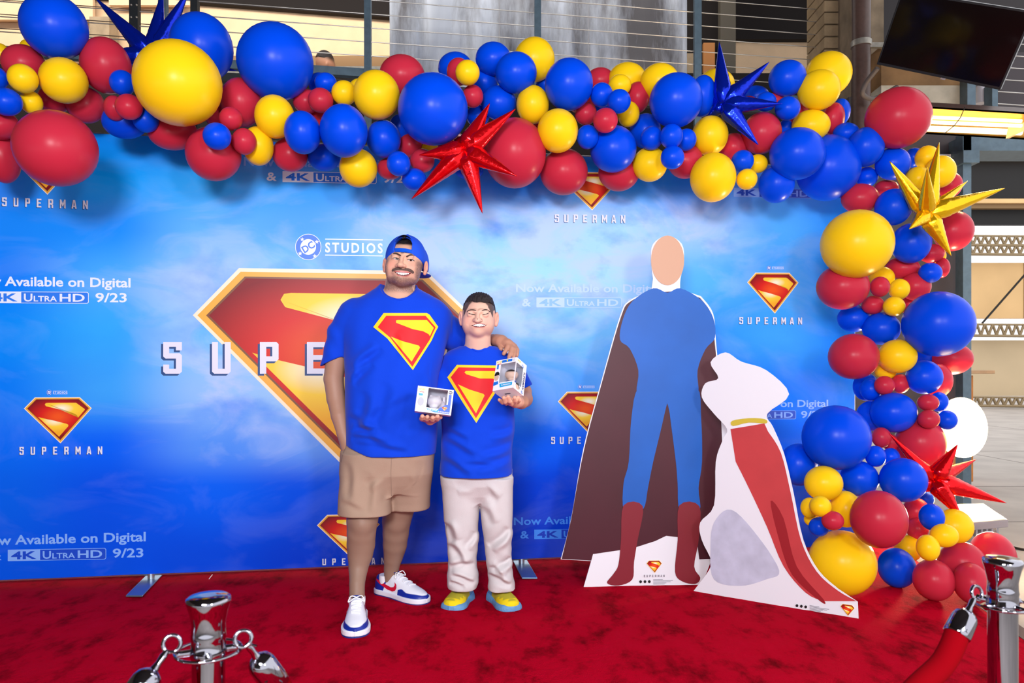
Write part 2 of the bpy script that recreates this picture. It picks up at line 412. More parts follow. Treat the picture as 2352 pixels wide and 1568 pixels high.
MB().lathe(P(1978, 108, 5.9), (0, 0, 1), [(0, .08), (.045, .08)], 20).build('clamp', mat('clamp_metal', (150, 146, 138), .4, metal=.6, noise=.2, nscale=30), pipe)
MB().obox(P(1990, 108, 5.85), (.18, 0, 0), (0, .03, 0), (0, 0, .04)).build('clamp_arm', MATS['clamp_metal'], pipe)
slab('wall_right', 1955, -60, 2030, 620, 6.3, .3, mat('pillar_concrete', (128, 112, 92), .9, noise=.3, nscale=7), label='weathered concrete pillar behind the downpipe')
slab('beam_1', 2024, 105, 2228, 196, 5.95, .35, mat('brown_beam', (150, 112, 70), .8, noise=.35, nscale=5), label='rusty brown timber beam below the television')
slab('beam_2', 2024, 196, 2228, 262, 5.9, .4, mat('whitewashed_beam', (196, 188, 170), .85, noise=.22, nscale=7), label='whitewashed beam behind the red balloon and heater')
slab('wall_right_panel', 1950, 222, 2214, 1010, 6.1, .1, M_panel, label='dark brown panel wall behind the right balloons')
slab('wall_right_upper', 2025, -80, 2500, 130, 7.2, .1, mat('dark_board', (44, 40, 42), .7), label='dark boards behind the television')
slab('wall_right_upper', 2240, 120, 2500, 262, 7.1, .1, mat('dark_board2', (66, 60, 64), .7), label='dark boards with cable lines right of the television')
lc = empty('cable_fence', P(2320, 130, 6.5), 'white cable lines on the dark boards right of the television', 'railing')
for k in range(9):
    y = 72+k*28; MB().tube([P(2200, y-8, 6.5), P(2500, y+12, 6.5)], .0045, 6).build('cable', M_cable, lc)
sp = empty('steel_post', P(2222, 900, 5.95), 'tall blue grey steel post right of the balloon column', 'post')
MB().box((P(2212, 0, 5.9).x, 5.9, 0), (P(2231, 0, 5.9).x, 6.0, P(0, 305, 5.9).z)).build('post', M_steel, sp)
MB().box((P(2213, 0, 5.85).x, 5.85, P(0, 373, 5.85).z), (P(2250, 0, 5.85).x, 5.98, P(0, 345, 5.85).z)).build('bracket', M_steel, sp)
MB().box((P(2222, 0, 5.8).x, 5.8, P(0, 262, 5.8).z), (P(2241, 0, 5.8).x, 5.9, P(0, 175, 5.8).z)).build('post', M_steel, sp)
MB().box((P(2279, 0, 5.8).x, 5.8, P(0, 262, 5.8).z), (P(2292, 0, 5.8).x, 5.9, P(0, 190, 5.8).z)).build('post', M_steel, sp)
slab('beam_3', 2213, 310, 2520, 346, 5.9, .3, M_steel, label='blue grey steel beam under the glowing heater')
pp = empty('grey_duct', P(2252, 240, 5.95), 'short pale duct hanging beside the heater', 'duct')
MB().tube([P(2252, 200, 5.95), P(2252, 238, 5.95)], .045, 16).build('duct', mat('pale_metal', (190, 186, 196), .4, metal=.3), pp)
sg = slab('wall_sign', 2150, 354, 2184, 420, 6.07, .01, mat('paper', (228, 226, 232), .8), kind=None); sg['category'] = 'sign'; sg['label'] = 'white paper notice on the dark panel behind the orange balloons'
MB().box(P(2154, 416, 6.065), P(2180, 358, 6.062)).build('printed_area', mat('paper_grey', (196, 194, 202), .8), sg)
# far building seen past the steel post
fb = empty('far_building', P(2300, 935, 22.5), 'pale panelled building far behind the right side', 'building')
def far(name, y0, y1, m, D=22.5, th=.2, x0=2190, x1=2700):
    a = P(x0, y1, D); c = P(x1, y0, D); return MB().box((a.x, D, a.z), (c.x, D+th, c.z)).build(name, m, fb)
M_ft = mat('far_tan', (232, 192, 136), .8, noise=.1, nscale=.6); M_fg = mat('far_grey', (206, 184, 148), .7, noise=.12, nscale=.5)
M_fb = mat('far_black', (14, 12, 12), .6); M_fw = mat('far_white', (255, 250, 240), .7)
far('fascia', 346, 366, M_ft); far('opening', 366, 456, M_fb, 22.8); far('band', 456, 466, M_ft, 22.4); far('band', 468, 478, mat('far_brown', (140, 112, 76), .7)); far('opening', 466, 516, M_fb, 22.8)
far('panel', 603, 731, M_ft, 22.6); far('panel', 781, 909, M_fg, 22.6)
for x in (2352, 2500): far('panel_joint', 603, 731, mat('far_joint', (150, 124, 88), .8), 22.58, .02, x, x+2)
M_tr = mat('truss_metal', (150, 130, 98), .5, metal=.3)
for (y0, y1) in ((541, 562), (562, 583), (744, 770), (911, 931)):
    D = 22.2
    MB().tube([P(2185, y0, D), P(2700, y0+5, D)], .035, 6).build('truss_chord', M_tr, fb)
    MB().tube([P(2185, y1, D), P(2700, y1+5, D)], .05, 6).build('truss_chord', M_tr, fb)
    z = MB(); k = 0; x = 2190
    while x < 2560:
        z.tube([P(x, y1 if k % 2 else y0, D), P(x+9, y0 if k % 2 else y1, D)], .045, 4); x += 9; k += 1
    z.build('truss_lattice', M_tr, fb)
MB().tube([P(2356, 628, 22.3), P(2256, 742, 22.3)], .03, 6).build('brace_rod', M_fb, fb)
# wooden serving stand
ws = empty('wooden_stand', P(2215, 1105, 7.3), 'wooden plank stand with a flat top behind the glowing balloon', 'stand')
M_wd = mat('warm_wood', (196, 124, 56), .6, noise=.25, nscale=10)
for k in range(3):
    y0 = 862+k*82; MB().box(P(2120, y0+80, 7.3), P(2236, y0, 7.3)+Vector((0, .5, 0))).build('plank', M_wd, ws, .006)
MB().box(P(2080, 858, 7.0), P(2286, 850, 7.0)+Vector((0, .7, 0))).build('table_top', mat('table_top_wood', (190, 150, 110), .5, noise=.2, nscale=12), ws, .005)
# ================================================================ television
tv = empty('television', P(2160, 180, 5.05), 'black flat television hanging tilted at the upper right', 'television')
bl_, br_ = P(2013, 148, 5.25), P(2297, 207, 4.85)
e1 = (br_-bl_); wv = e1.length; e1.normalize()
t = P(2065, -8, 5.0)-bl_; e2 = (t-e1*t.dot(e1)).normalized(); nn = e1.cross(e2).normalized()
hv = wv*.585
if nn.y > 0: nn = -nn
MB().obox(bl_, e1*wv, e2*hv, -nn*.05).build('bezel', mat('tv_black', (22, 24, 28), .35), tv, .004)
MB().obox(bl_+e1*.012+e2*.018+nn*.001, e1*(wv-.024), e2*(hv-.03), -nn*.004).build('screen', mat('tv_glass', (14, 11, 11), .1, spec=.18), tv)
MB().obox(bl_+e1*(wv*.54)-e2*.008+nn*.001, e1*.03, e2*.01, -nn*.004).build('maker_badge', M_cable, tv)
MB().tube([Vector(q) for q in smooth([tuple(P(2016, 156, 5.35)), tuple(P(1990, 190, 5.45)), tuple(P(1982, 216, 5.5)), tuple(P(2010, 226, 5.6)), tuple(P(2060, 200, 5.7))], 5, False)], .018, 8).build('cable_hose', mat('hose', (84, 74, 70), .6), tv)
MB().obox(P(2120, 60, 5.3), (.2, 0, 0), (0, .3, 0), (0, 0, .2)).build('wall_mount', M_dsteel, tv)
# ================================================================ glowing heater
ht = empty('patio_heater', P(2230, 280, 4.9), 'glowing orange tube heater under the beam at the right edge', 'heater')
hx0, hx1 = 2080, 2356
def hq(y0, y1, D0, D1, th, name, m, x0=hx0, x1=hx1, sk=12):
    a, b, c, d = P(x0, y0-4, D0), P(x1, y0+sk, D0), P(x1, y1+sk, D1), P(x0, y1-4, D1)
    return MB().plate([a, b, c, d], (0, 0, .012), 1).build(name, m, ht)
hq(240, 250, 4.75, 4.7, .01, 'housing', M_brown)
M_refl = mat('heater_reflector', (255, 196, 96), .3, metal=.9)
hq(250, 305, 4.7, 5.0, .01, 'reflector', M_refl)
hq(303, 309, 5.0, 5.0, .01, 'lip', mat('heater_lip', (230, 170, 90), .35, metal=.7))
M_glow = mat('heater_tube_glow', (255, 214, 150), .4, emit=3.5)
for (y, D, r) in ((273, 4.72, .011), (284, 4.78, .012), (299, 4.86, .019)):
    MB().tube([P(hx0, y-6, D), P(2346, y+5, D)], r, 10).build('tube', M_glow, ht)
MB().tube([P(2216, 246, 4.66), P(2206, 270, 4.66), P(2192, 288, 4.68), P(2170, 306, 4.72)], .003, 5).build('guard_wire', M_fb, ht)
MB().hexa([P(2310, 318, 4.8), P(2352, 300, 4.8), P(2360, 300, 5.0), P(2318, 318, 5.0), P(2318, 282, 4.8), P(2356, 262, 4.8), P(2362, 262, 5.0), P(2322, 282, 5.0)]).build('end_cap', mat('heater_cap', (250, 206, 130), .4, metal=.5), ht)
# ================================================================ flood lamp on the ground
fd = empty('flood_lamp', P(2240, 1228, 5.0), 'bright flood lamp on the ground behind the red foil star', 'lamp')
f0, f1, f2, f3 = P(2185, 1205, 4.9), P(2316, 1193, 4.75), P(2262, 1156, 5.2), P(2180, 1158, 5.25)
MB().plate([f0, f1, f2, f3], (0, 0, -.05), 1).build('housing', mat('lamp_grey', (140, 140, 150), .5), fd, .004)
cc = (f0+f1+f2+f3)/4
MB().plate([p+(cc-p)*.12+Vector((0, 0, .004)) for p in (f0, f1, f2, f3)], (0, 0, .004), 1).build('lens', mat('lamp_lens_glow', (255, 232, 180), .3, emit=6), fd)
for k in range(9):
    q = f0.lerp(f1, .1+k*.09); MB().obox(q+Vector((0, .01, -.05)), (.012, 0, 0), (0, .22, 0), (0, 0, -.05)).build('fin', MATS['lamp_grey'], fd)
MB().tube([cc+Vector((.05, 0, -.09)), P(2270, 1245, 4.9)+Vector((0, 0, .0)), P(2352, 1262, 4.7)], .008, 6).build('power_cord', M_black, fd)
area('flood_lamp_light', cc+Vector((0, 0, .03)), P(2195, 985, 4.6), .25, .25, 150, (1, .78, .48), .15)
area('heater_light', P(2240, 300, 4.85), P(2200, 500, 4.8), .6, .1, 14, (1, .7, .35), .2)
# ================================================================ red carpet
ce = lambda y: 2.333+.2*(y-3.85)
nx, ny = 150, 110; cv = []; x0 = -5.2
for j in range(ny+1):
    y = .25+(5.05-.25)*j/ny
    for i in range(nx+1):
        x = x0+(ce(y)-x0)*i/nx
        cv.append((x, y, .003*math.sin(x*5+y*3)*math.sin(y*4-x)+.002*random.random()+(-.003 if i in (0, nx) else .003)))
cf = [(j*(nx+1)+i, j*(nx+1)+i+1, (j+1)*(nx+1)+i+1, (j+1)*(nx+1)+i) for j in range(ny) for i in range(nx)]
M_cp = mat('red_carpet', (160, 2, 26), .95, spec=.04)
nt = M_cp.node_tree; b = nt.nodes['Principled BSDF']; tc = nt.nodes.new('ShaderNodeTexCoord')
b.inputs['Sheen Tint'].default_value = (1, .1, .12, 1); b.inputs['Sheen Roughness'].default_value = .6
def noise(nt, tc, sc, det=5, rough=.6, mp=None):
    n = nt.nodes.new('ShaderNodeTexNoise'); n.inputs['Scale'].default_value = sc; n.inputs['Detail'].default_value = det; n.inputs['Roughness'].default_value = rough
    if mp:
        m_ = nt.nodes.new('ShaderNodeMapping'); m_.inputs['Scale'].default_value = mp; nt.links.new(tc.outputs['Object'], m_.inputs[0]); nt.links.new(m_.outputs[0], n.inputs['Vector'])
    else: nt.links.new(tc.outputs['Object'], n.inputs['Vector'])
    return n
n1 = noise(nt, tc, 5.5, 7, .68, (1.3, .75, 1)); r1 = nt.nodes.new('ShaderNodeValToRGB')
r1.color_ramp.elements[0].position = .33; r1.color_ramp.elements[0].color = srgb(116, 0, 14)
r1.color_ramp.elements[1].position = .50; r1.color_ramp.elements[1].color = srgb(188, 0, 34)
e = r1.color_ramp.elements.new(.75); e.color = srgb(196, 2, 40)
n2 = noise(nt, tc, 220, 3); bp = nt.nodes.new('ShaderNodeBump'); bp.inputs['Strength'].default_value = .8; bp.inputs['Distance'].default_value = .006
n3 = noise(nt, tc, 30, 4); ad = nt.nodes.new('ShaderNodeMath'); ad.operation = 'MULTIPLY_ADD'; ad.inputs[1].default_value = 1.5
nt.links.new(n3.outputs['Fac'], ad.inputs[0]); nt.links.new(n2.outputs['Fac'], ad.inputs[2])
nt.links.new(n1.outputs['Fac'], r1.inputs[0]); nt.links.new(r1.outputs[0], b.inputs['Base Color']); nt.links.new(ad.outputs[0], bp.inputs['Height']); nt.links.new(bp.outputs[0], b.inputs['Normal'])
cp = link('red_carpet', mesh('red_carpet', cv, cf, True), None, M_cp)
tag(cp, 'plush red carpet spread over the ground under the two people', 'carpet')
ea, eb = Vector((ce(.25), .25, -.012)), Vector((ce(5.05), 5.05, -.012))
MB().obox(ea, eb-ea, Vector((.07, 0, 0)), Vector((0, 0, .011))).build('edge_tape', mat('edge_tape', (96, 80, 76), .8), cp)
# ================================================================ printed backdrop
PX0, PX1, PY0, PY1 = -330, 1963, 297, 1287
bd = empty('photo_backdrop', B(1176, 1300), 'large blue sky fabric backdrop printed with shields and lettering', 'backdrop')
NU, NV = 120, 50; vs = []; fs = []
A0 = P(PX0, 0, back_D(PX0)); A1 = P(PX1, 0, back_D(PX1)); zt = 2.42; zb = .045
NRM = Vector((TB, -1, 0)).normalized()
cols = []
# colour chart of the printed fabric, darker towards the bottom: (photo x columns) x (photo y rows)
GX = [0, 250, 480, 700, 950, 1180, 1400, 1600, 1800, 1960]
GY = [300, 420, 520, 640, 760, 900, 1020, 1120, 1290]
GC = [
 [(0,105,235),(0,130,245),(0,110,240),(0,90,220),(0,60,190),(0,60,190),(0,60,190),(0,50,170),(0,60,170),(0,70,190)],
 [(0,120,250),(0,145,255),(50,155,255),(60,150,255),(60,140,250),(30,120,250),(30,140,250),(40,120,240),(80,150,250),(20,100,220)],
 [(20,125,250),(20,130,255),(100,165,255),(90,155,255),(150,185,255),(150,190,255),(170,200,255),(160,185,255),(80,160,255),(0,125,250)],
 [(0,115,250),(70,155,250),(140,180,255),(140,190,255),(160,195,255),(165,205,255),(170,200,255),(90,165,255),(60,150,250),(0,120,250)],
 [(0,130,255),(50,155,250),(120,180,255),(150,190,255),(150,190,255),(140,190,255),(120,180,255),(40,130,250),(60,150,255),(0,110,245)],
 [(0,115,250),(60,150,250),(150,180,250),(165,190,255),(140,175,250),(60,140,250),(90,155,250),(10,100,240),(10,105,245),(0,95,235)],
 [(0,100,240),(0,90,240),(90,140,250),(110,150,250),(20,95,240),(0,90,240),(20,90,240),(0,75,225),(0,85,235),(0,70,215)],
 [(0,90,230),(0,75,225),(0,90,240),(0,75,225),(0,60,210),(0,55,200),(0,60,215),(0,55,200),(0,60,205),(0,50,185)],
 [(0,80,225),(0,72,220),(0,66,215),(0,52,195),(0,42,175),(0,48,185),(0,55,205),(0,50,190),(0,48,180),(0,40,160)]]
GCa = np.minimum(np.array([[lin(*c) for c in row] for row in GC])*np.array([.95, 1.18, 1.1]), .97)
def gcol(px, py):
    x = np.interp(px, GX, range(len(GX))); y = np.interp(py, GY, range(len(GY)))
    i = min(int(x), len(GX)-2); j = min(int(y), len(GY)-2); u = x-i; v = y-j; u = u*u*(3-2*u); v = v*v*(3-2*v)
    return (GCa[j, i]*(1-u)+GCa[j, i+1]*u)*(1-v)+(GCa[j+1, i]*(1-u)+GCa[j+1, i+1]*u)*v
for j in range(NV+1):
    for i in range(NU+1):
        q = A0.lerp(A1, i/NU); z = zb+(zt-zb)*j/NV
        w = .0025*math.sin(i*.5)*(1 if j < 2 else 0)
        q = Vector((q.x, q.y+w, z)); vs.append(q)
        px = CX+q.x/q.y*F; py = HY-(q.z-CAMZ)/q.y*F; cols.append(gcol(px, py))
fs = [(j*(NU+1)+i, j*(NU+1)+i+1, (j+1)*(NU+1)+i+1, (j+1)*(NU+1)+i) for j in range(NV) for i in range(NU)]
me = mesh('fabric', vs, fs, True); set_col(me, np.array(cols))
M_bd = mat_attr('printed_sky', rough=.6, spec=.1)
nt = M_bd.node_tree; b = nt.nodes['Principled BSDF']; tc = nt.nodes.new('ShaderNodeTexCoord'); at = [n for n in nt.nodes if n.bl_idname == 'ShaderNodeAttribute'][0]
n1 = noise(nt, tc, 1.9, 10, .58, (.8, .8, 1.5)); n1.inputs['Distortion'].default_value = 1.2
r1 = nt.nodes.new('ShaderNodeMapRange'); r1.inputs['From Min'].default_value = .47; r1.inputs['From Max'].default_value = .62
sep = nt.nodes.new('ShaderNodeSeparateColor'); nt.links.new(at.outputs['Color'], sep.inputs[0])
mr = nt.nodes.new('ShaderNodeMapRange'); mr.inputs['From Min'].default_value = .0; mr.inputs['From Max'].default_value = .3; mr.inputs['To Min'].default_value = .05; mr.inputs['To Max'].default_value = .7
nt.links.new(sep.outputs[0], mr.inputs['Value'])
ml = nt.nodes.new('ShaderNodeMath'); ml.operation = 'MULTIPLY'; nt.links.new(r1.outputs[0], ml.inputs[0]); nt.links.new(mr.outputs[0], ml.inputs[1])
mx = nt.nodes.new('ShaderNodeMix'); mx.data_type = 'RGBA'; mx.inputs['B'].default_value = srgb(190, 208, 255)
nt.links.new(n1.outputs['Fac'], r1.inputs['Value']); nt.links.new(ml.outputs[0], mx.inputs['Factor']); nt.links.new(at.outputs['Color'], mx.inputs['A'])
n4 = noise(nt, tc, 2.3, 6, .55, (.9, .9, 1.5)); r4 = nt.nodes.new('ShaderNodeMapRange'); r4.inputs['From Min'].default_value = .5; r4.inputs['From Max'].default_value = .66
nt.links.new(n4.outputs['Fac'], r4.inputs['Value'])
ml4 = nt.nodes.new('ShaderNodeMath'); ml4.operation = 'MULTIPLY'; ml4.inputs[1].default_value = .75; nt.links.new(r4.outputs[0], ml4.inputs[0])
mx2 = nt.nodes.new('ShaderNodeMix'); mx2.data_type = 'RGBA'; mx2.inputs['B'].default_value = srgb(20, 120, 250)
ml5 = nt.nodes.new('ShaderNodeMath'); ml5.operation = 'MULTIPLY'; nt.links.new(ml4.outputs[0], ml5.inputs[0]); nt.links.new(mr.outputs[0], ml5.inputs[1])
nt.links.new(ml5.outputs[0], mx2.inputs['Factor']); nt.links.new(mx.outputs['Result'], mx2.inputs['A'])
nt.links.new(mx2.outputs['Result'], b.inputs['Base Color'])
link('fabric', me, bd, M_bd)
fr = MB(); M_al = mat('aluminium_tube', (190, 194, 200), .35, metal=.8)
L0 = Vector((A0.x, A0.y, zt)); L1 = Vector((A1.x, A1.y, zt)); bk = Vector((0, .03, 0))
for a_, b_ in ((L0, L1), (L0.xy.to_3d()+Vector((0, 0, zb)), L1.xy.to_3d()+Vector((0, 0, zb))), (L0, L0.xy.to_3d()), (L1, L1.xy.to_3d()+Vector((0, 0, .0)))):
    MB().tube([a_+bk, b_+bk], .016, 10).build('frame_tube', M_al, bd)
for px, yf, dx in ((343, 1330, -45), (1198, 1290, 22)):
    c = B(px, 1300); c.z = 0; D = c.y
    MB().tube([Vector((c.x, D+.02, .01)), Vector((c.x, D+.02, .09))], .018, 10).build('foot_socket', M_al, bd)
    d = P(px+dx*.8, 1374 if px < 500 else 1333, F*CAMZ/((1374 if px < 500 else 1333)-HY)); d.z = 0
    dd = (d-Vector((c.x, D, 0))); dd.z = 0
    MB().obox(Vector((c.x, D, .008))-dd*.6-Vector((.04, 0, 0)), dd*1.6, Vector((.085, 0, 0)), Vector((0, 0, .008))).build('foot_plate', mat('blue_grey_plate', (120, 150, 176), .3, metal=.7), bd, .002)
MB().tube([B(489, 1318, .01), B(483, 1326, .03)], .002, 5).build('cable_tie', mat('white_plastic', (235, 235, 235), .5), bd)
# ---- prints
BF = lambda x, y, off=0: B(x, y, .0006+off*.12)
def bmesh_on(name, polys, off, m, parent=None, uv=None):
    vs = []; fs = []
    for pl in polys:
        n = len(vs); vs += [BF(x, y, off) for x, y in pl]; fs.append(tuple(range(n, n+len(pl))))
    me = mesh(name, vs, fs); bm = bmesh.new(); bm.from_mesh(me); bmesh.ops.triangulate(bm, faces=bm.faces[:], ngon_method='EAR_CLIP')
    for f in bm.faces:
        if f.normal.y > 0: f.normal_flip()
    bm.to_mesh(me); bm.free()
    return link(name, me, parent if parent is not None else bd, m)
SH_OUT = [(250, 42), (575, 42), (662, 122), (435, 374), (170, 122)]
SH_GOLD = [(253, 48), (573, 48), (655, 122), (435, 366), (178, 122)]
SH_LINE = [(260, 56), (568, 56), (641, 122), (434, 350), (193, 122)]
SH_RED = [(262, 59), (566, 59), (636, 122), (434, 345), (198, 122)]
SH_Y1 = smooth([(322, 96), (334, 83), (440, 82), (547, 83), (580, 103), (611, 130), (590, 160), (563, 189), (550, 166), (505, 151), (430, 130), (330, 105)], 4)
SH_Y2 = smooth([(273, 183), (300, 190), (390, 210), (478, 234), (494, 246), (460, 288), (425, 326), (370, 272), (320, 228)], 4)
# keep the sharp corners of the lower shape
SH_Y1 = [(322, 94), (328, 84), (340, 82), (545, 82), (552, 85), (609, 126), (612, 133), (563, 189), (557, 175), (540, 162), (430, 130), (330, 106)]
SH_Y2 = [(273, 183), (300, 191), (390, 210), (478, 233), (492, 240), (492, 250), (425, 326)]
def radmat(name, c0, c1, c2, cen, r0, r1, stretch=1.0):
    """flat print whose ink runs from c0 at a spot to c2 away from it (emblem-local UV)"""
    m = mat(name, c2, .45, spec=.35); nt = m.node_tree; b = nt.nodes['Principled BSDF']
    uv = nt.nodes.new('ShaderNodeUVMap'); sb = nt.nodes.new('ShaderNodeVectorMath'); sb.operation = 'SUBTRACT'; sb.inputs[1].default_value = (cen[0], cen[1], 0)
    sc = nt.nodes.new('ShaderNodeVectorMath'); sc.operation = 'MULTIPLY'; sc.inputs[1].default_value = (1, stretch, 0)
    ln = nt.nodes.new('ShaderNodeVectorMath'); ln.operation = 'LENGTH'; mr = nt.nodes.new('ShaderNodeMapRange'); mr.inputs['From Min'].default_value = r0; mr.inputs['From Max'].default_value = r1
    cr = nt.nodes.new('ShaderNodeValToRGB'); cr.color_ramp.elements[0].color = srgb(*c0); cr.color_ramp.elements[1].color = srgb(*c2); e = cr.color_ramp.elements.new(.45); e.color = srgb(*c1)
    nt.links.new(uv.outputs[0], sb.inputs[0]); nt.links.new(sb.outputs[0], sc.inputs[0]); nt.links.new(sc.outputs[0], ln.inputs[0]); nt.links.new(ln.outputs['Value'], mr.inputs['Value']); nt.links.new(mr.outputs[0], cr.inputs[0]); nt.links.new(cr.outputs[0], b.inputs['Base Color'])
    return m
M_er = radmat('emblem_red_ink', (240, 84, 20), (214, 24, 18), (128, 2, 22), (.5, .42), .05, .5, 1.2)
M_y1 = radmat('emblem_yellow_ink', (255, 248, 220), (255, 214, 60), (246, 190, 40), (.56, .24), .03, .36, 1.6)
M_y2 = radmat('emblem_yellow_ink_low', (255, 246, 214), (255, 212, 58), (244, 172, 34), (.45, .5), .03, .34, 1.3)
M_rim = mat('emblem_rim_ink', (250, 232, 205), .4); M_gold = mat('emblem_gold_ink', (240, 170, 50), .4); M_gline = mat('emblem_line_ink', (120, 66, 26), .4)
def emblem_print(cx, top, bot, wd, frame, parent, tilt=0.0):
    """shield print; frame(px,py,off) -> world point"""
    g = parent
    def mp(q):
        u = (q[0]-416)/492; v = (q[1]-42)/332
        x = cx+u*wd; return (x, top+v*(bot-top)+tilt*(x-cx))
    def put(name, pl, off, m, step=None):
        pts = [mp(q) for q in pl]; uvs = [((q[0]-170)/492, (q[1]-42)/332) for q in pl]
        me = bpy.data.meshes.new(name); bm = bmesh.new(); L = bm.loops.layers.uv.new('UVMap')
        vsx = [bm.verts.new(frame(x, y, off)) for x, y in pts]; f = bm.faces.new(vsx)
        for lp, w_ in zip(f.loops, uvs): lp[L].uv = w_
        bmesh.ops.triangulate(bm, faces=bm.faces[:], ngon_method='EAR_CLIP')
        if wd > 300: bmesh.ops.subdivide_edges(bm, edges=bm.edges[:], cuts=3, use_grid_fill=True)
        bm.normal_update()
        for f in bm.faces:
            if f.normal.y > 0: f.normal_flip()
        bm.to_mesh(me); bm.free(); return link(name, me, g, m)
    base = put('printed_emblem', SH_OUT, .0012, M_rim)
    g = base
    inv = []
    put('gold_band', SH_GOLD, .0018, M_gold); put('inner_line', SH_LINE, .0022, M_gline)
    put('red_field', SH_RED, .0026, M_er); put('yellow_shape', SH_Y1, .0034, M_y1); put('yellow_shape', SH_Y2, .0034, M_y2)
    return base
# block lettering
GLY = {
 'S': [[(0,0),(5,0),(5,2.4),(3.4,2.4),(3.4,1.4),(1.6,1.4),(1.6,3.2),(4.4,3.2),(5,3.8),(5,8.4),(4.4,9),(.6,9),(0,8.4),(0,6.4),(1.6,6.4),(1.6,7.6),(3.4,7.6),(3.4,4.7),(.6,4.7),(0,4.1)]],
 'U': [[(0,0),(1.6,0),(1.6,7.6),(3.4,7.6),(3.4,0),(5,0),(5,8.4),(4.4,9),(.6,9),(0,8.4)]],
 'P': [[(0,0),(4.4,0),(5,.6),(5,4.9),(4.4,5.5),(1.7,5.5),(1.7,9),(0,9)], [(1.7,1.4),(1.7,4.1),(3.3,4.1),(3.3,1.4)]],
 'E': [[(0,0),(4.8,0),(4.8,1.5),(1.7,1.5),(1.7,3.7),(4.2,3.7),(4.2,5.1),(1.7,5.1),(1.7,7.5),(4.8,7.5),(4.8,9),(0,9)]],
 'R': [[(0,0),(4.4,0),(5,.6),(5,4.5),(4.2,5.2),(5,6),(5,9),(3.4,9),(3.4,6),(1.7,5.6),(1.7,9),(0,9)], [(1.7,1.4),(1.7,4.1),(3.3,4.1),(3.3,1.4)]],
 'M': [[(0,0),(1.5,0),(3,4),(4.5,0),(6,0),(6,9),(4.5,9),(4.5,4),(3.4,7),(2.6,7),(1.5,4),(1.5,9),(0,9)]],
 'A': [[(1.6,0),(3.8,0),(5.4,9),(3.8,9),(3.5,7.3),(1.9,7.3),(1.6,9),(0,9)], [(2.1,5.9),(3.3,5.9),(2.9,2.5),(2.5,2.5)]],
 'N': [[(0,0),(1.5,0),(3.6,5.2),(3.6,0),(5.1,0),(5.1,9),(3.7,9),(1.5,3.8),(1.5,9),(0,9)]]}
M_let = mat('lettering_silver_ink', (226, 226, 246), .4); M_lsh = mat('lettering_shadow_ink', (14, 66, 130), .5)
def word(xs, y0, y1, frame, parent, tilt=0, gw=None, shadow=True, m=None, text='SUPERMAN', name='printed_lettering'):
    """block letters at the given left edges"""
    h = y1-y0; sc = h/9
    for (dx, dy, off, mm, nm) in (((-.12*sc*5, .06*h, .0044, M_lsh, 'letter_shadow'), (0, 0, .0052, m or M_let, name)) if shadow else ((0, 0, .005, m or M_let, name),)):
        bm = bmesh.new()
        for x, ch in zip(xs, text):
            g = GLY[ch]; k = (gw/5 if gw else sc); holes = g[1:]
            def tr(q, x=x, k=k): return (x+q[0]*k+dx, y0+q[1]*sc+dy+tilt*(x+q[0]*k-xs[0]))
            pts = [Vector(tr(q)) for q in g[0]]; n0 = len(pts); ed = [(i, (i+1) % n0) for i in range(n0)]
            for hl in holes:
                m0 = len(pts); pts += [Vector(tr(q)) for q in hl]; ed += [(m0+i, m0+(i+1) % len(hl)) for i in range(len(hl))]
            r = delaunay_2d_cdt(pts, ed, [], 0, 1e-6)
            P2 = [tuple(v) for v in r[0]]; o = [tuple(p) for p in pts[:n0]]; hs = []; m0 = n0
            for hl in holes: hs.append([tuple(p) for p in pts[m0:m0+len(hl)]]); m0 += len(hl)
            V3 = [bm.verts.new(frame(p[0], p[1], off)) for p in P2]
            for f in r[2]:
                cx = sum(P2[i][0] for i in f)/len(f); cy = sum(P2[i][1] for i in f)/len(f)
                if inside(cx, cy, o) and not any(inside(cx, cy, q) for q in hs): bm.faces.new([V3[i] for i in f])
        bm.normal_update()
        for f in bm.faces:
            if f.normal.y > 0: f.normal_flip()
        me = bpy.data.meshes.new(nm); bm.to_mesh(me); bm.free(); link(nm, me, parent, mm)
def text_mesh(s, bold=.012, space=1.0, shear=0):
    c = bpy.data.curves.new('t', 'FONT'); c.body = s; c.size = 1; c.offset = bold; c.space_character = space; c.shear = shear; c.resolution_u = 3
    o = bpy.data.objects.new('t', c); COL.objects.link(o); bpy.context.view_layer.update()
    me = bpy.data.meshes.new_from_object(o.evaluated_get(bpy.context.evaluated_depsgraph_get()))
    bpy.data.objects.remove(o); vs = [(v.co.x, v.co.y) for v in me.vertices]; fs = [tuple(p.vertices) for p in me.polygons]; bpy.data.meshes.remove(me)
    x0 = min(v[0] for v in vs); x1 = max(v[0] for v in vs)
    return [((v[0]-x0)/(x1-x0), v[1]) for v in vs], fs
def text(name, s, x0, x1, base, caph, frame, m, parent, tilt=0, off=.005, bold=.012, space=1.0, shear=0):
    """lettering from x0 to x1 (photo px), baseline at base, capital height caph"""
    vs, fs = text_mesh(s, bold, space, shear)
    out = [frame(x0+u*(x1-x0), base-v/.70*caph+tilt*u*(x1-x0), off) for u, v in vs]
    me = mesh(name, out, fs); me.update()
    bm = bmesh.new(); bm.from_mesh(me); bm.normal_update()
    for f in bm.faces:
        if f.normal.y > 0: f.normal_flip()
    bm.to_mesh(me); bm.free()
    return link(name, me, parent, m)
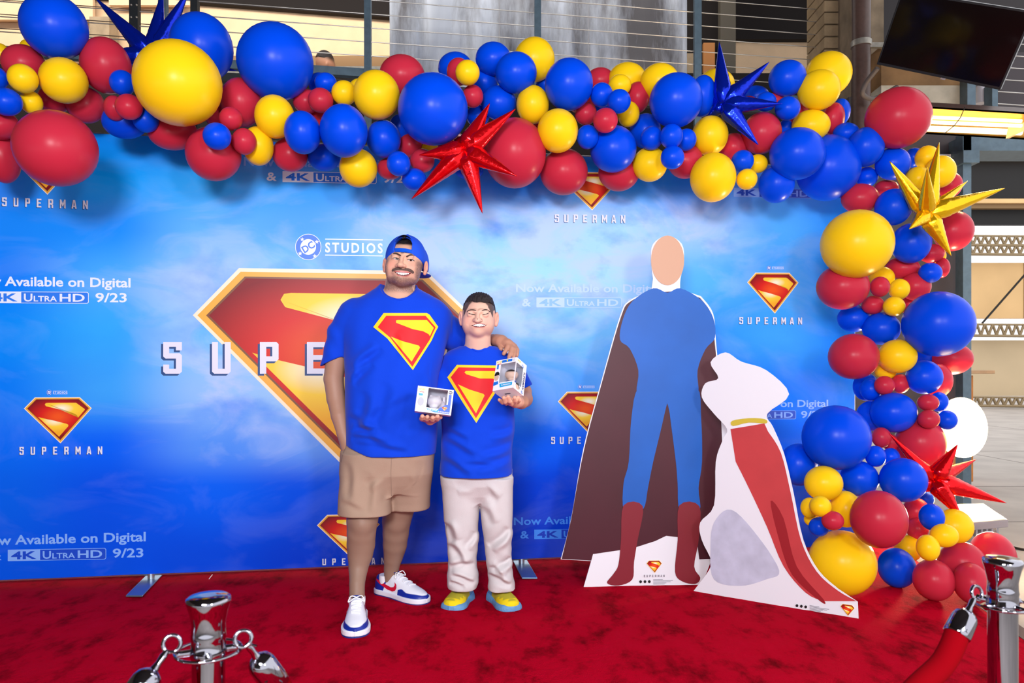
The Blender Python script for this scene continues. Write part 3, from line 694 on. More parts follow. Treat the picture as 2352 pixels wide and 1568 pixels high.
# big shield and title
emblem_print(769, 619, 1075, 652, BF, bd, .016)
word([375, 487, 597, 705, 812, 917, 1021, 1124], 785, 858, BF, bd, 0, gw=43)
for (cx, t_, b_, w_, wx0, wx1, wy0, wy1, tl) in ((103, 339, 447, 158, 5, 202, 453, 473, .038), (133, 912, 1018, 156, 45, 235, 1026, 1044, -.006), (1355, 395, 483, 130, 1274, 1436, 492, 510, .012),
                                  (1775, 626, 720, 118, 1698, 1842, 728, 744, .006), (1345, 899, 993, 128, 1266, 1414, 1003, 1019, -.004), (800, 1181, 1280, 144, 718, 884, 1283, 1298, -.018)):
    emblem_print(cx, t_, b_, w_, BF, bd, tl)
    st = (wx1-wx0-(wy1-wy0)/9*5)/7
    word([wx0+st*i for i in range(8)], wy0, wy1, BF, bd, tl)
M_ink = {'w': mat('white_ink', (228, 236, 255), .5), 'l': mat('pale_blue_ink', (130, 178, 255), .5), 'f': mat('faint_ink', (186, 214, 255), .5), 'd': mat('dim_ink', (60, 140, 245), .5)}
M_sky = {'w': mat('sky_ink', (30, 120, 240), .5), 'l': mat('deep_sky_ink', (0, 70, 205), .5), 'f': mat('soft_sky_ink', (140, 190, 255), .5), 'd': mat('navy_sky_ink', (0, 55, 190), .5)}
def uhd(x, y, w, ink, tilt=0, date=True, amp=True):
    """second print line: & [4K|ULTRA HD] date; x = left of the 4K box, y = its top, w = width of the whole box"""
    g = empty('printed_format_line', B(x, y)); g.parent = bd; g.location = g.location-bd.location
    m = M_ink[ink]; h = w*.115; k = w/225
    T = lambda a, b: (x+a*k, y+b*k+tilt*a*k)
    bmesh_on('box_outline', [[T(0, 0), T(222, 0), T(225, 3), T(225, 23), T(222, 26), T(0, 26)]], .0030, m, g)
    bmesh_on('box_inner', [[T(74, 1.2), T(221, 1.2), T(223.6, 3.6), T(223.6, 22.4), T(221, 24.8), T(74, 24.8)]], .0040, M_sky[ink], g)
    text('box_lettering', '4K', x+8*k, x+66*k, y+21.5*k+tilt*8*k, 17*k, BF, M_sky[ink], g, tilt, .005, .03)
    text('box_lettering', 'U', x+80*k, x+99*k, y+21.5*k+tilt*80*k, 17*k, BF, m, g, tilt, .005, .02)
    text('box_lettering', 'LTRA', x+102*k, x+154*k, y+21.5*k+tilt*102*k, 12*k, BF, m, g, tilt, .005, .02)
    text('box_lettering', 'HD', x+160*k, x+216*k, y+21.5*k+tilt*160*k, 17*k, BF, m, g, tilt, .005, .02)
    if date: text('date_lettering', '9/23', x+240*k, x+310*k, y+22*k+tilt*240*k, 20*k, BF, m, g, tilt, .005, .02)
    if amp: text('ampersand', '&', x-38*k, x-14*k, y+23*k+tilt*-30*k, 20*k, BF, m, g, tilt, .005, .02)
AV = 'Now Available on Digital'
text('printed_slogan', AV, -72, 300, 655, 21, BF, M_ink['w'], bd, .012, bold=.022); uhd(-27, 669, 231, 'w', .006)
text('printed_slogan', AV, -52, 335, 1252, 21, BF, M_ink['l'], bd, -.026, bold=.022); uhd(18, 1262, 226, 'l', -.018)
text('printed_slogan', AV, 1185, 1512, 670, 18, BF, M_ink['f'], bd, .004, bold=.022); uhd(1232, 683, 196, 'f', .002)
text('printed_slogan', AV, 1180, 1492, 1205, 17, BF, M_ink['d'], bd, -.02, bold=.022); uhd(1227, 1216, 190, 'd', -.014)
text('printed_slogan', AV, 1618, 1902, 935, 16, BF, M_ink['l'], bd, -.004, bold=.022); uhd(1655, 943, 173, 'l', -.004)
text('printed_slogan', AV, 560, 905, 380, 20, BF, M_ink['l'], bd, .02, bold=.022); uhd(649, 393, 216, 'w', .02)
uhd(1685, 431, 180, 'l', .02)
M_dc = mat('badge_blue_ink', (0, 104, 226), .4); M_dcw = mat('badge_white_ink', (240, 242, 255), .4)
def dcs(cx, cy, r, x0, x1, tilt):
    g = empty('printed_studio_mark', B(cx, cy)); g.parent = bd; g.location = g.location-bd.location
    cir = lambda R: [(cx+R*math.cos(a*math.pi/16), cy+R*math.sin(a*math.pi/16)) for a in range(32)]
    bmesh_on('badge_rim', [cir(r)], .003, M_dcw, g); bmesh_on('badge_ring', [cir(r*.96)], .0036, M_dc, g); bmesh_on('badge_disc', [cir(r*.6)], .0042, M_dcw, g)
    for a in (-.62, .62+1.57*0+.25-1.0, 2.45, 1.0):
        pass
    stars = []
    for (sx, sy) in ((-.46, -.58), (.66, -.39), (-.62, .5), (.5, .7)):
        stars.append([(cx+sx*r+r*(.17 if i % 2 == 0 else .075)*math.sin(i*math.pi/5), cy+sy*r-r*(.17 if i % 2 == 0 else .075)*math.cos(i*math.pi/5)) for i in range(10)])
    bmesh_on('badge_star', stars, .0046, M_dcw, g)
    vs, f_ = text_mesh('DC', .03)
    an = math.radians(-32); out = []
    for u, v in vs:
        a = (u-.5)*r*.98; b_ = (-v/.7+.5)*r*.52; out.append(BF(cx+a*math.cos(an)-b_*math.sin(an), cy+a*math.sin(an)+b_*math.cos(an), .005))
    me = mesh('badge_lettering', out, f_); link('badge_lettering', me, g, M_dc)
    h = r*.72
    text('studio_lettering', 'STUDIOS', x0, x1, cy+h*.45+2*r/30, h, BF, M_dcw, g, tilt, .005, .025, 1.35)
    for yy in (-.6, .62):
        y_ = cy+yy*r; t_ = .07*r
        bmesh_on('studio_rule', [[(x0, y_-t_/2), (x1, y_-t_/2+tilt*(x1-x0)), (x1, y_+t_/2+tilt*(x1-x0)), (x0, y_+t_/2)]], .004, M_dcw, g)
dcs(708, 567, 30, 747, 879, .015)
for cx, cy, w_ in ((113, 901, 1.0), (1332, 888, .8), (1766, 615, .8)): dcs(cx, cy, 6*w_, cx+9*w_, cx+42*w_, 0)
# ================================================================ BALLOONS
# left, top, right, bottom edge in the photo, colour, layer (higher = nearer)
BAL = [
(42,-17,207,139,'b',2),(-18,99,26,150,'y',0),(44,90,86,132,'y',0),(0,101,108,190,'r',1),(15,146,90,215,'y',3),(87,131,205,239,'y',2),
(-30,153,20,206,'b',2),(-26,201,54,267,'b',3),(44,208,100,263,'y',2),(182,84,305,218,'r',1),(149,198,244,284,'r',0),(250,160,312,221,'b',2),
(237,219,290,278,'r',2),(263,215,329,276,'r',3),(232,238,342,320,'b',1),(303,245,366,305,'b',2),(304,90,514,293,'y',4),(388,27,538,190,'b',0),
(338,262,456,346,'r',1),(26,252,231,430,'r',4),(-50,250,47,322,'r',2),(-40,300,50,422,'r',1),(505,178,603,293,'r',1),(503,245,558,300,'r',3),
(465,281,532,345,'b',4),(425,290,556,417,'r',2),(532,294,590,356,'r',3),(556,290,629,381,'y',2),(85,195,165,262,'r',0),(470,235,545,300,'r',0),
(543,50,722,234,'b',2),(584,217,678,319,'y',3),(708,166,760,220,'b',0),(722,166,774,214,'b',1),(672,204,734,262,'r',1),(707,201,766,260,'r',2),(761,184,820,243,'y',2),
(811,160,919,276,'y',3),(800,180,850,235,'y',1),(871,124,976,222,'r',1),(652,254,738,355,'b',3),(734,238,845,363,'b',4),(841,275,921,363,'b',2),
(625,315,708,395,'r',1),(707,330,782,394,'b',1),(779,341,867,431,'y',2),(914,166,1075,336,'b',4),(915,307,970,362,'r',1),(866,361,926,413,'r',1),
(888,347,943,405,'b',3),(942,341,998,397,'r',2),(923,386,980,438,'b',2),(893,262,945,322,'b',0),(1006,118,1087,195,'b',0),(1026,132,1081,198,'r',2),
(1046,137,1102,197,'y',3),(1062,194,1110,248,'r',2),(1092,95,1174,175,'b',1),(1083,157,1143,221,'b',0),(965,325,1010,368,'y',1),(1070,240,1125,292,'b',0),
(710,245,765,295,'r',0),(1000,318,1060,378,'r',0),(1045,372,1110,412,'b',0),(1138,118,1233,216,'b',2),(1180,84,1274,190,'y',1),(1105,195,1186,277,'b',1),
(1186,195,1261,286,'y',2),(1230,170,1276,218,'b',0),(1251,132,1362,256,'b',3),(1234,249,1328,352,'y',3),(1111,270,1254,434,'r',2),(1240,340,1350,449,'r',1),
(1345,154,1412,215,'r',0),(1396,142,1484,222,'y',0),(1397,170,1450,222,'y',2),(1356,189,1408,247,'b',3),(1395,204,1449,261,'b',4),(1436,187,1492,261,'r',1),
(1470,144,1560,230,'y',1),(1491,166,1614,295,'b',3),(1580,172,1646,270,'b',2),(1600,157,1688,235,'y',0),(1320,234,1371,288,'r',2),(1362,247,1419,306,'r',4),
(1418,232,1469,292,'y',2),(1324,286,1375,343,'b',3),(1355,287,1462,397,'b',2),(1374,350,1469,440,'r',1),(1446,260,1518,341,'b',1),(1471,289,1522,346,'b',3),
(1515,284,1569,342,'b',4),(1552,295,1600,347,'b',3),(1517,334,1572,389,'b',4),(1452,337,1533,418,'y',2),(1533,330,1615,411,'r',2),(1588,265,1673,358,'y',2),
(1584,350,1691,465,'y',2),(1360,238,1408,266,'b',1),(1215,262,1268,312,'r',0),(1305,222,1372,262,'r',0),
(1764,137,1853,223,'b',2),(1846,117,1958,223,'y',1),(1830,159,1932,254,'y',2),(1702,196,1768,246,'b',0),(1732,211,1784,258,'b',2),(1762,211,1800,248,'r',1),
(1698,220,1740,248,'r',1),(1779,221,1839,277,'b',3),(1702,257,1796,355,'r',2),(1808,236,1858,288,'r',0),(1817,251,1908,325,'y',2),(1885,235,1941,310,'r',1),
(1905,226,1954,290,'b',0),(1912,281,1975,330,'b',1),(1786,274,1822,312,'b',1),(1765,292,1897,414,'b',3),(1825,309,1979,463,'b',2),(1943,291,2033,384,'b',2),
(1983,199,2142,343,'r',3),(2008,338,2093,414,'b',2),(2075,339,2122,385,'b',1),(2100,334,2158,390,'y',1),(2120,357,2198,432,'y',1),(2077,382,2140,440,'y',2),
(1679,344,1732,396,'b',3),(1715,354,1764,398,'y',2),(1691,387,1740,436,'y',3),(1741,378,1826,467,'b',2),(1930,421,2020,490,'r',2),(2007,413,2065,450,'r',1),
(2007,433,2097,518,'b',3),(1965,383,2018,430,'b',1),(2150,395,2212,455,'r',0),(2140,484,2239,577,'r',1),(1652,305,1716,372,'r',1),
(1881,481,2055,639,'y',4),(2044,512,2141,605,'b',2),(2108,560,2170,604,'r',1),(2140,570,2174,606,'y',0),(2145,592,2183,638,'r',1),(2108,603,2165,650,'b',2),
(2031,590,2114,641,'r',1),(2066,625,2140,690,'r',1),(1873,606,1998,711,'r',3),(1997,635,2045,682,'r',3),(1994,612,2056,665,'y',1),(2040,640,2091,688,'y',2),
(1978,679,2032,722,'r',2),(2027,681,2080,726,'y',3),(1922,700,2000,763,'b',1),(1979,717,2070,792,'b',2),(2067,669,2242,819,'b',4),(1900,766,2021,871,'r',3),
(2014,779,2108,857,'y',3),(2007,832,2060,872,'y',2),(2007,863,2056,907,'r',3),(2046,859,2091,903,'r',2),(2078,827,2167,905,'b',2),(2126,786,2237,861,'r',1),
(2120,835,2190,912,'r',1),(2064,675,2114,722,'r',0),(2090,795,2150,850,'b',0),(1958,855,2018,920,'b',1),(1974,868,2026,920,'b',2),
(1996,901,2108,993,'b',2),(1965,920,2040,990,'b',1),(2105,905,2158,944,'r',3),(2106,941,2160,984,'r',3),(2134,900,2180,946,'b',2),(2150,942,2201,987,'b',2),
(2052,959,2175,1074,'r',1),(2150,912,2268,1051,'w',0),(2001,981,2048,1028,'r',2),(2026,996,2064,1036,'r',1),(1839,930,2002,1079,'b',4),(1790,1018,1878,1115,'b',1),
(1846,1069,1937,1150,'y',3),(1928,1058,2020,1140,'b',2),(1986,1023,2036,1072,'b',3),(2024,1028,2068,1070,'b',2),(2017,1051,2132,1153,'b',3),(1838,1142,1882,1190,'y',2),
(1858,1138,1910,1187,'y',4),(1904,1126,1980,1211,'y',2),(1846,1176,1882,1208,'y',1),(1857,1187,1905,1232,'b',2),(1886,1173,1939,1218,'r',4),(1950,1125,2087,1259,'r',4),
(2070,1142,2138,1208,'r',1),(2109,1156,2171,1218,'b',3),(2080,1188,2134,1241,'r',2),(2145,1168,2238,1249,'y',1),(2134,1202,2203,1257,'y',4),(2103,1227,2160,1288,'y',4),
(2052,1228,2120,1290,'y',2),(1854,1216,2015,1368,'y',9),(2014,1257,2106,1350,'b',9),(2151,1243,2268,1340,'r',3),(2094,1283,2195,1380,'r',9),(2222,1220,2337,1335,'r',1),
(2186,1290,2276,1388,'r',9),(2106,1128,2146,1164,'b',0)]
LAT = {'b': (0, 72, 226), 'y': (255, 208, 22), 'r': (196, 44, 66), 'w': (255, 240, 190)}
CN = {'b': 'blue', 'y': 'yellow', 'r': 'red', 'w': 'glowing pale yellow'}
M_lat = {k: mat('latex_'+CN[k].replace(' ', '_'), c, .3, spec=.17, transl=.12 if k != 'w' else .75, noise=0) for k, c in LAT.items()}
def balloon_mesh(k):
    vs = []; fs = []; n, m_ = 36, 24
    prof = []
    for j in range(1, m_):
        a = math.pi*j/m_; y = math.cos(a); r = math.sin(a)*(1-.10*max(0, -y)**1.5*1.0)
        if y < 0: y *= 1.06
        prof.append((y, r))
    prof += [(-1.08, .05), (-1.13, .035), (-1.17, .06), (-1.20, .075)]
    vs.append((0, -1.0, 0))         # front pole faces -Y
    for y, r in prof:
        for i in range(n):
            t = 2*math.pi*i/n; vs.append((r*math.cos(t), -y, r*math.sin(t)))
    for i in range(n): fs.append((0, 1+i, 1+(i+1) % n))
    for j in range(len(prof)-1):
        for i in range(n): a = 1+j*n+i; b = 1+j*n+(i+1) % n; fs.append((a, a+n, b+n, b))
    e = len(vs)-n; fs.append(tuple(e+i for i in range(n)))
    me = mesh('balloon', vs, fs, True); bm = bmesh.new(); bm.from_mesh(me); bmesh.ops.recalc_face_normals(bm, faces=bm.faces[:]); bm.to_mesh(me); bm.free()
    me.materials.append(M_lat[k]); return me
BM = {k: balloon_mesh(k) for k in LAT}
def sphere_params(l, t, r, b, D):
    cx, cy = (l+r)/2, (t+b)/2; dx, dy = cx-CX, cy-HY; rr = math.hypot(dx, dy); ct = F/math.hypot(F, rr)
    ph = math.atan2(dy, dx); ex = math.sqrt((math.cos(ph)/ct)**2+math.sin(ph)**2); ez = math.sqrt((math.sin(ph)/ct)**2+math.cos(ph)**2)
    return cx, cy, (r-l)/2*D/F/ex, (b-t)/2*D/F/ez
nB = len(BAL); Dv = []; fix = []
for (l, t, r, b, k, ly) in BAL:
    cx, cy = (l+r)/2, (t+b)/2
    base = back_D(min(cx, 1975))-.06
    if cx > 1960: base = 4.56
    if cy > 850 and cx > 1750: base -= (cy-850)/520*.75
    rad = (r-l+b-t)/4*base/F
    D = base-.17-(ly if ly < 9 else 3)*.10
    if ly == 9:
        rp = (b-t)/2*.97; D = CAMZ*F/(cy-HY+rp); fix.append(1)
    else: fix.append(0)
    Dv.append(D)
Dv = np.array(Dv); par = np.array([sphere_params(*q[:4], 1.0) for q in BAL]); Rr = (par[:, 2]+par[:, 3])/2; ly_ = np.array([q[5] if q[5] < 9 else 4 for q in BAL])
for it in range(120):
    for i in range(nB):
        for j in range(i):
            dxp = math.hypot(par[i, 0]-par[j, 0], par[i, 1]-par[j, 1])/F
            Dm = (Dv[i]+Dv[j])/2; R = (Rr[i]+Rr[j])*Dm*.90; d = dxp*Dm
            if d >= R: continue
            need = math.sqrt(R*R-d*d)
            f, g = (i, j) if (ly_[i], i) > (ly_[j], j) else (j, i)
            gap = Dv[g]-Dv[f]
            if gap < need:
                mv = (need-gap)*.5
                wf, wg = (1, 1) if not (fix[f] or fix[g]) else ((0, 1.6) if fix[f] and not fix[g] else ((1.6, 0) if fix[g] and not fix[f] else (0, 0)))
                Dv[f] -= mv*wf*.6; Dv[g] += mv*wg*.4
    for i in range(nB):
        if fix[i]: continue
        cx, cy = par[i, 0], par[i, 1]; R = Rr[i]*Dv[i]
        if cy+Rr[i]*F > 312 and cx-Rr[i]*F < 1963:
            mxd = back_D(min(cx, 1963))-R-.01
            if Dv[i] > mxd: Dv[i] = mxd
        # keep above the ground
        zc = CAMZ+(HY-cy)/F*Dv[i]
        if zc-R < .005: Dv[i] = min(Dv[i], (CAMZ-.005)/((cy-HY)/F+Rr[i]))
LM = [('the giant yellow balloon at the left', 409, 192), ('the corner giant blue balloon', 124, 61), ('the giant red balloon at the far left', 128, 341),
 ('the giant blue balloon by the post', 632, 142), ('the giant blue mid-arch balloon', 995, 251), ('the arch red foil star', 1070, 350),
 ('the big red balloon beside the red foil star', 1182, 352), ('the large mid-arch blue balloon', 1306, 194), ('the giant blue balloon by the star', 1552, 230),
 ('the right blue foil star', 1665, 240), ('the overlapping big blue balloons', 1860, 370), ('the giant red balloon by the television', 2062, 271), ('the gold foil star', 2130, 490),
 ('the giant yellow column balloon', 1968, 560), ('the giant blue column balloon', 2155, 744), ('the big inner red balloon', 1960, 818),
 ('the glowing balloon', 2209, 981), ('the giant blue balloon low in the column', 1920, 1004), ('the lower red foil star', 2150, 1100), ('the giant dark red balloon', 2018, 1192),
 ('the giant yellow balloon on the carpet', 1934, 1292)]
OWN = {(304, 90): 'giant yellow balloon, the largest of the arch, in front of the left blue foil star', (42, -17): 'giant blue balloon in the top left corner of the arch', (26, 252): 'giant red balloon hanging lowest at the far left',
 (543, 50): 'giant blue balloon rising above the arch left of the steel post', (914, 166): 'giant blue balloon directly above the red foil star of the arch', (1111, 270): 'big red balloon partly behind the tips of the red foil star',
 (1251, 132): 'large blue balloon right of the arch middle beside small yellow one', (1491, 166): 'giant blue balloon just left of the upper right blue foil star', (1983, 199): 'giant red balloon under the television, biggest red one at right',
 (1881, 481): 'giant yellow balloon of the right column beside the gold foil star', (2067, 669): 'giant blue balloon sticking out of the right column', (1900, 766): 'big dark red balloon at the inner side of the right column middle',
 (1839, 930): 'giant blue balloon low in the right column over the backdrop', (1950, 1125): 'giant dark red balloon above the ground in the right column', (1854, 1216): 'giant yellow balloon resting on the red carpet',
 (2150, 912): 'pale balloon glowing white from the lamp behind it', (1765, 292): 'big blue balloon, front one of the overlapping pair', (1825, 309): 'big blue balloon, rear one of the overlapping pair'}
def side(dx, dy):
    a = math.degrees(math.atan2(-dy, dx)) % 360
    return ['right of', 'above right of', 'above', 'above left of', 'left of', 'below left of', 'below', 'below right of'][int((a+22.5)//45) % 8]
labs = {}
rng = random.Random(3)
for i, (l, t, r, b, k, ly) in enumerate(BAL):
    D = Dv[i]; cx, cy, rx, rz = sphere_params(l, t, r, b, D)
    o = bpy.data.objects.new('balloon', BM[k]); COL.objects.link(o)
    o.location = P(cx, cy, D*1.0)
    d = Vector(((cx-CX)/F, 1, (HY-cy)/F)).normalized()
    xa = Vector((1, 0, 0)); xa = (xa-d*xa.dot(d)).normalized(); za = xa.cross(d).normalized()
    M = Matrix((xa, d, za)).transposed()
    tilt = Matrix.Rotation(rng.uniform(-.25, .25), 3, 'X') @ Matrix.Rotation(rng.uniform(-.25, .25), 3, 'Z')
    m = (rx+rz)/2
    o.rotation_euler = (M @ Matrix.Rotation(rng.uniform(-.12, .12), 3, 'Z')).to_euler(); o.scale = (rx, m*rng.uniform(.98, 1.06), rz)
    R = m; size = 'tiny' if R < .062 else 'small' if R < .085 else 'medium' if R < .125 else 'large' if R < .19 else 'giant'
    key = (l, t)
    if key in OWN: lab = [OWN[key], 0, i]
    else:
        # nearest landmark that is not itself
        q = sorted(LM, key=lambda a: math.hypot(a[1]-cx, a[2]-cy))[0]
        lab = [f'{size} {CN[k]} balloon {side(cx-q[1], cy-q[2])} {q[0]}', math.hypot(q[1]-cx, q[2]-cy), i]
    labs.setdefault(lab[0], []).append((lab[1], o, cx, cy)); tag(o, cat='balloon', group='latex balloons of the arch')
for lb, L in labs.items():
    L.sort(key=lambda q: q[0])
    if len(L) == 1: L[0][1]['label'] = lb; continue
    wds = lb.split(' ')
    for n_, (d_, o, cx, cy) in enumerate(L):
        pos = ['nearest', 'second nearest', 'third nearest', 'fourth nearest', 'fifth nearest'][n_]
        o['label'] = lb.replace(' balloon ', ' balloon, ', 1)+', '+pos
iw = [i for i, q in enumerate(BAL) if q[4] == 'w'][0]
gl = bpy.data.lights.new('balloon_inner_fill', 'POINT'); gl.energy = 46; gl.color = (1, .84, .6); gl.shadow_soft_size = .05; gl.specular_factor = .1  # light added inside the pale balloon to make it glow evenly
go = bpy.data.objects.new('balloon_inner_fill', gl); COL.objects.link(go); go.location = P(par[iw, 0], par[iw, 1], Dv[iw])
# ---------------------------------------------------------------- spiky foil stars
def foil(name, c): return mat(name, c, .16, metal=.72, bump=.25, bscale=26)
M_fr, M_fbl, M_fg_ = foil('red_foil', (226, 10, 22)), foil('blue_foil', (8, 40, 190)), foil('gold_foil', (238, 186, 20))
def star(label, c, D, tips, m, R=.05, inner=()):
    C = P(c[0], c[1], D); root = empty('foil_star', C, label, 'balloon')
    rg = random.Random(int(c[0]))
    for tpt in tips:
        T = P(tpt[0], tpt[1], D+tpt[2]); ax = T-C; L = ax.length; ax.normalize(); u = ax.orthogonal().normalized(); w = ax.cross(u)
        vs = []; fs = []; n = 28; NS = 26; rr = tpt[3] if len(tpt) > 3 else R
        for s_ in range(NS+1):
            t = s_/NS
            r = rr*(min(1, .45+2.6*t) if t < .22 else (1-(t-.22)/.78)**.92*.985+.015)
            if t < .22: r = rr*(.45+.55*math.sin(t/.22*math.pi/2))
            for k in range(n):
                a = 2*math.pi*k/n
                fl = 1+.05*math.cos(7*a)*(1-t)+(.03*math.sin(s_*2.1+k*.9)+.02*rg.uniform(-1, 1))*(1-t)*(1 if .1 < t < .7 else .3)
                if k % (n//2) == 0: fl += .09*(1-.5*t)
                vs.append(C+ax*(L*t)+(u*math.cos(a)+w*math.sin(a))*r*fl)
        for s_ in range(NS):
            for k in range(n): k2 = (k+1) % n; fs.append((s_*n+k, s_*n+k2, (s_+1)*n+k2, (s_+1)*n+k))
        fs.append(tuple(range(n-1, -1, -1))); fs.append(tuple(NS*n+k for k in range(n)))
        link('spike', mesh('spike', vs, fs, True), root, m)
    return root
def front_of(px, py, rad=60):   # depth just in front of the balloons round a pixel
    return min([Dv[i]-Rr[i]*Dv[i]*.3 for i in range(nB) if math.hypot(par[i, 0]-px, par[i, 1]-py) < rad] or [4.2])
star('blue foil star with long spikes behind the giant yellow balloon', (352, 130), 4.0, [(216, -8, -.05), (183, 126, -.1), (374, -22, 0), (436, -26, .0), (545, 163, -.05), (300, 210, .1), (420, 190, .2)], M_fbl)
star('red foil star hanging in the middle of the arch', (1068, 346), 3.62, [(1125, 237, .0), (1184, 250, -.02), (962, 356, -.02), (945, 457, 0), (1108, 490, 0), (1188, 405, -.08), (1040, 300, .28)], M_fr)
star('blue foil star at the upper right of the arch', (1662, 240), 3.95, [(1652, 96, .05), (1767, 142, -.02), (1797, 238, -.06), (1742, 333, -.04), (1620, 275, .12, .035), (1640, 200, .2)], M_fbl)
star('gold foil star at the top of the right column', (2128, 492), 3.95, [(2157, 327, .05), (2043, 370, -.02), (2130, 384, -.2, .046), (2223, 415, .12, .035), (2308, 432, .0), (2185, 588, -.02), (2088, 526, -.12, .04)], M_fg_)
star('red foil star low in the right column beside the flood lamp', (2145, 1102), 3.85, [(2042, 995, .02, .035), (2200, 1020, -.02), (2242, 1055, .12, .04), (2312, 1155, -.03), (2211, 1193, -.06), (2090, 1130, .15)], M_fr)
# ================================================================ CARDBOARD STANDEES
def standee(name, label, outline, plane, parts, base_pt):
    """outline in photo px; plane(px,py)->world; parts: (name, outline, material)"""
    root = empty(name, base_pt, label, 'standee')
    n = plane.n
    me_v = [plane(x, y, 0) for x, y in outline]
    MB().plate(me_v, -n, .005).build('board', mat('white_card', (232, 232, 240), .6), root)
    for i, (nm, pl, m) in enumerate(parts):
        vs, fs = fill(pl, 60); V = [plane(x, y, .0006+.0005*(i+1)) for x, y in vs]
        link(nm, mesh(nm, V, [f if orient(V, f) else f[::-1] for f in fs]), root, m)
    return root
class Plane:
    def __init__(s, p0, p1):     # two ground points; vertical plane
        s.p = Vector((p0[0], p0[1], 0)); d = Vector((p1[0]-p0[0], p1[1]-p0[1], 0)).normalized(); s.n = Vector((d.y, -d.x, 0))
        if s.n.y > 0: s.n = -s.n
    def __call__(s, px, py, off=0):
        d = Vector(((px-CX)/F, 1, (HY-py)/F)); q0 = s.p-CAMP; t = q0.dot(s.n)/d.dot(s.n); return CAMP+d*t+s.n*off
def ground(px, py): D = CAMZ*F/(py-HY); return ((px-CX)/F*D, D)
pl1 = Plane(ground(1340, 1350), ground(1612, 1343)); pl2 = Plane(ground(1594, 1358), ground(1972, 1423))
M_mar = mat('maroon_print', (72, 22, 36), .45, noise=.15, nscale=3); M_mar2 = mat('dark_red_print', (128, 30, 44), .45); M_blp = mat('blue_print', (14, 92, 186), .45, noise=.12, nscale=4); M_skp = mat('tan_print', (204, 158, 132), .5)
M_dkp = mat('dark_print', (58, 16, 24), .45); M_hair = mat('brown_print', (44, 32, 32), .5)
out1 = [(1340,1350),(1358,1288),(1288,1284)]+smooth([(1288,1284),(1312,1190),(1340,1030),(1380,880),(1424,726),(1446,690),(1496,668)], 5, False)+smooth([(1500,640),(1495,598),(1500,560),(1533,541),(1566,560),(1571,600),(1563,640),(1562,664)], 4, False)+smooth([(1610,680),(1638,720),(1645,790),(1656,900),(1672,1000),(1676,1150),(1676,1283)], 5, False)+[(1634,1286),(1612,1343)]
oval = [(1533+38*math.cos(a*math.pi/16), 598+57*math.sin(a*math.pi/16)) for a in range(32)]
cape = [(1290,1283)]+smooth([(1312,1192),(1342,1030),(1382,880),(1426,728),(1448,692),(1497,672)], 5, False)+[(1562,668)]+smooth([(1608,684),(1634,722),(1642,790),(1652,900),(1658,1000),(1664,1150),(1672,1281)], 5, False)+[(1606,1284),(1600,1238),(1530,1230),(1505,1242),(1455,1258),(1430,1262),(1362,1272),(1358,1287)]
torso = smooth([(1500,662),(1533,672),(1563,662),(1612,690),(1638,730),(1642,775),(1620,802),(1602,850),(1604,900),(1590,912),(1478,912),(1462,900),(1466,850),(1446,800),(1424,780),(1430,735),(1452,692)], 4)
legA = smooth([(1468,890),(1530,905),(1526,950),(1500,1060),(1488,1120),(1476,1170),(1434,1172),(1432,1110),(1444,1060),(1450,960)], 4)
legB = smooth([(1534,905),(1600,890),(1610,960),(1612,1060),(1604,1120),(1606,1172),(1562,1172),(1556,1110),(1552,1060),(1538,950)], 4)
btA = smooth([(1432,1160),(1476,1162),(1464,1240),(1456,1290),(1452,1330),(1420,1344),(1394,1338),(1408,1318),(1420,1296),(1426,1240)], 4)
btB = smooth([(1560,1160),(1606,1162),(1604,1240),(1594,1300),(1608,1326),(1596,1340),(1566,1334),(1550,1312),(1556,1240)], 4)
st1 = standee('cardboard_standee', 'tall plain cardboard standee of simple blue and maroon shapes beside the boy', out1, pl1,
   [('maroon_shape', cape, M_mar), ('blue_shape', torso, M_blp), ('blue_shape', legA, M_blp), ('blue_shape', legB, M_blp), ('dark_red_shape', btA, M_mar2), ('dark_red_shape', btB, M_mar2), ('tan_shape', oval, M_skp)], Vector((pl1(1476, 1346).x, pl1(1476, 1346).y, 0)))
out2 = [(1592,1358)]+smooth([(1620,1322),(1634,1290),(1612,1240),(1608,1200),(1640,1160),(1644,1060),(1660,1010),(1670,985),(1640,950),(1612,912),(1620,880),(1650,868),(1632,832),(1666,809),(1702,830),(1760,850),(1812,905),(1762,950),(1775,980),(1800,1040),(1822,1130),(1845,1240),(1880,1310),(1925,1352)], 4, False)+[(1970,1382),(1972,1424)]
drape = [(1678,985),(1756,972)]+smooth([(1764,990),(1794,1040),(1816,1130),(1840,1240),(1876,1312),(1925,1356),(1968,1380)], 4, False)+smooth([(1890,1380),(1850,1360),(1800,1300),(1762,1210),(1720,1120),(1690,1060)], 4, False)
fold = smooth([(1770,1150),(1800,1190),(1830,1300),(1892,1376),(1884,1380),(1820,1320),(1790,1240)], 4)
shade = smooth([(1640,1200),(1680,1170),(1740,1230),(1790,1310),(1760,1330),(1700,1345),(1640,1330),(1632,1260)], 5)
st2 = standee('cardboard_standee', 'low white cardboard standee with a plain red drape shape by the balloons', out2, pl2,
   [('pale_grey_shape', shade, mat('pale_grey_print', (196, 198, 220), .6, noise=.15, nscale=12)), ('red_shape', drape, mat('red_print', (196, 62, 66), .45, noise=.12, nscale=5)), ('dark_red_shape', fold, mat('deep_red_print', (150, 24, 34), .45))], Vector((pl2(1780, 1390).x, pl2(1780, 1390).y, 0)))
bandp = smooth([(1682,966),(1720,960),(1757,962),(1760,972),(1720,970),(1684,978)], 3)
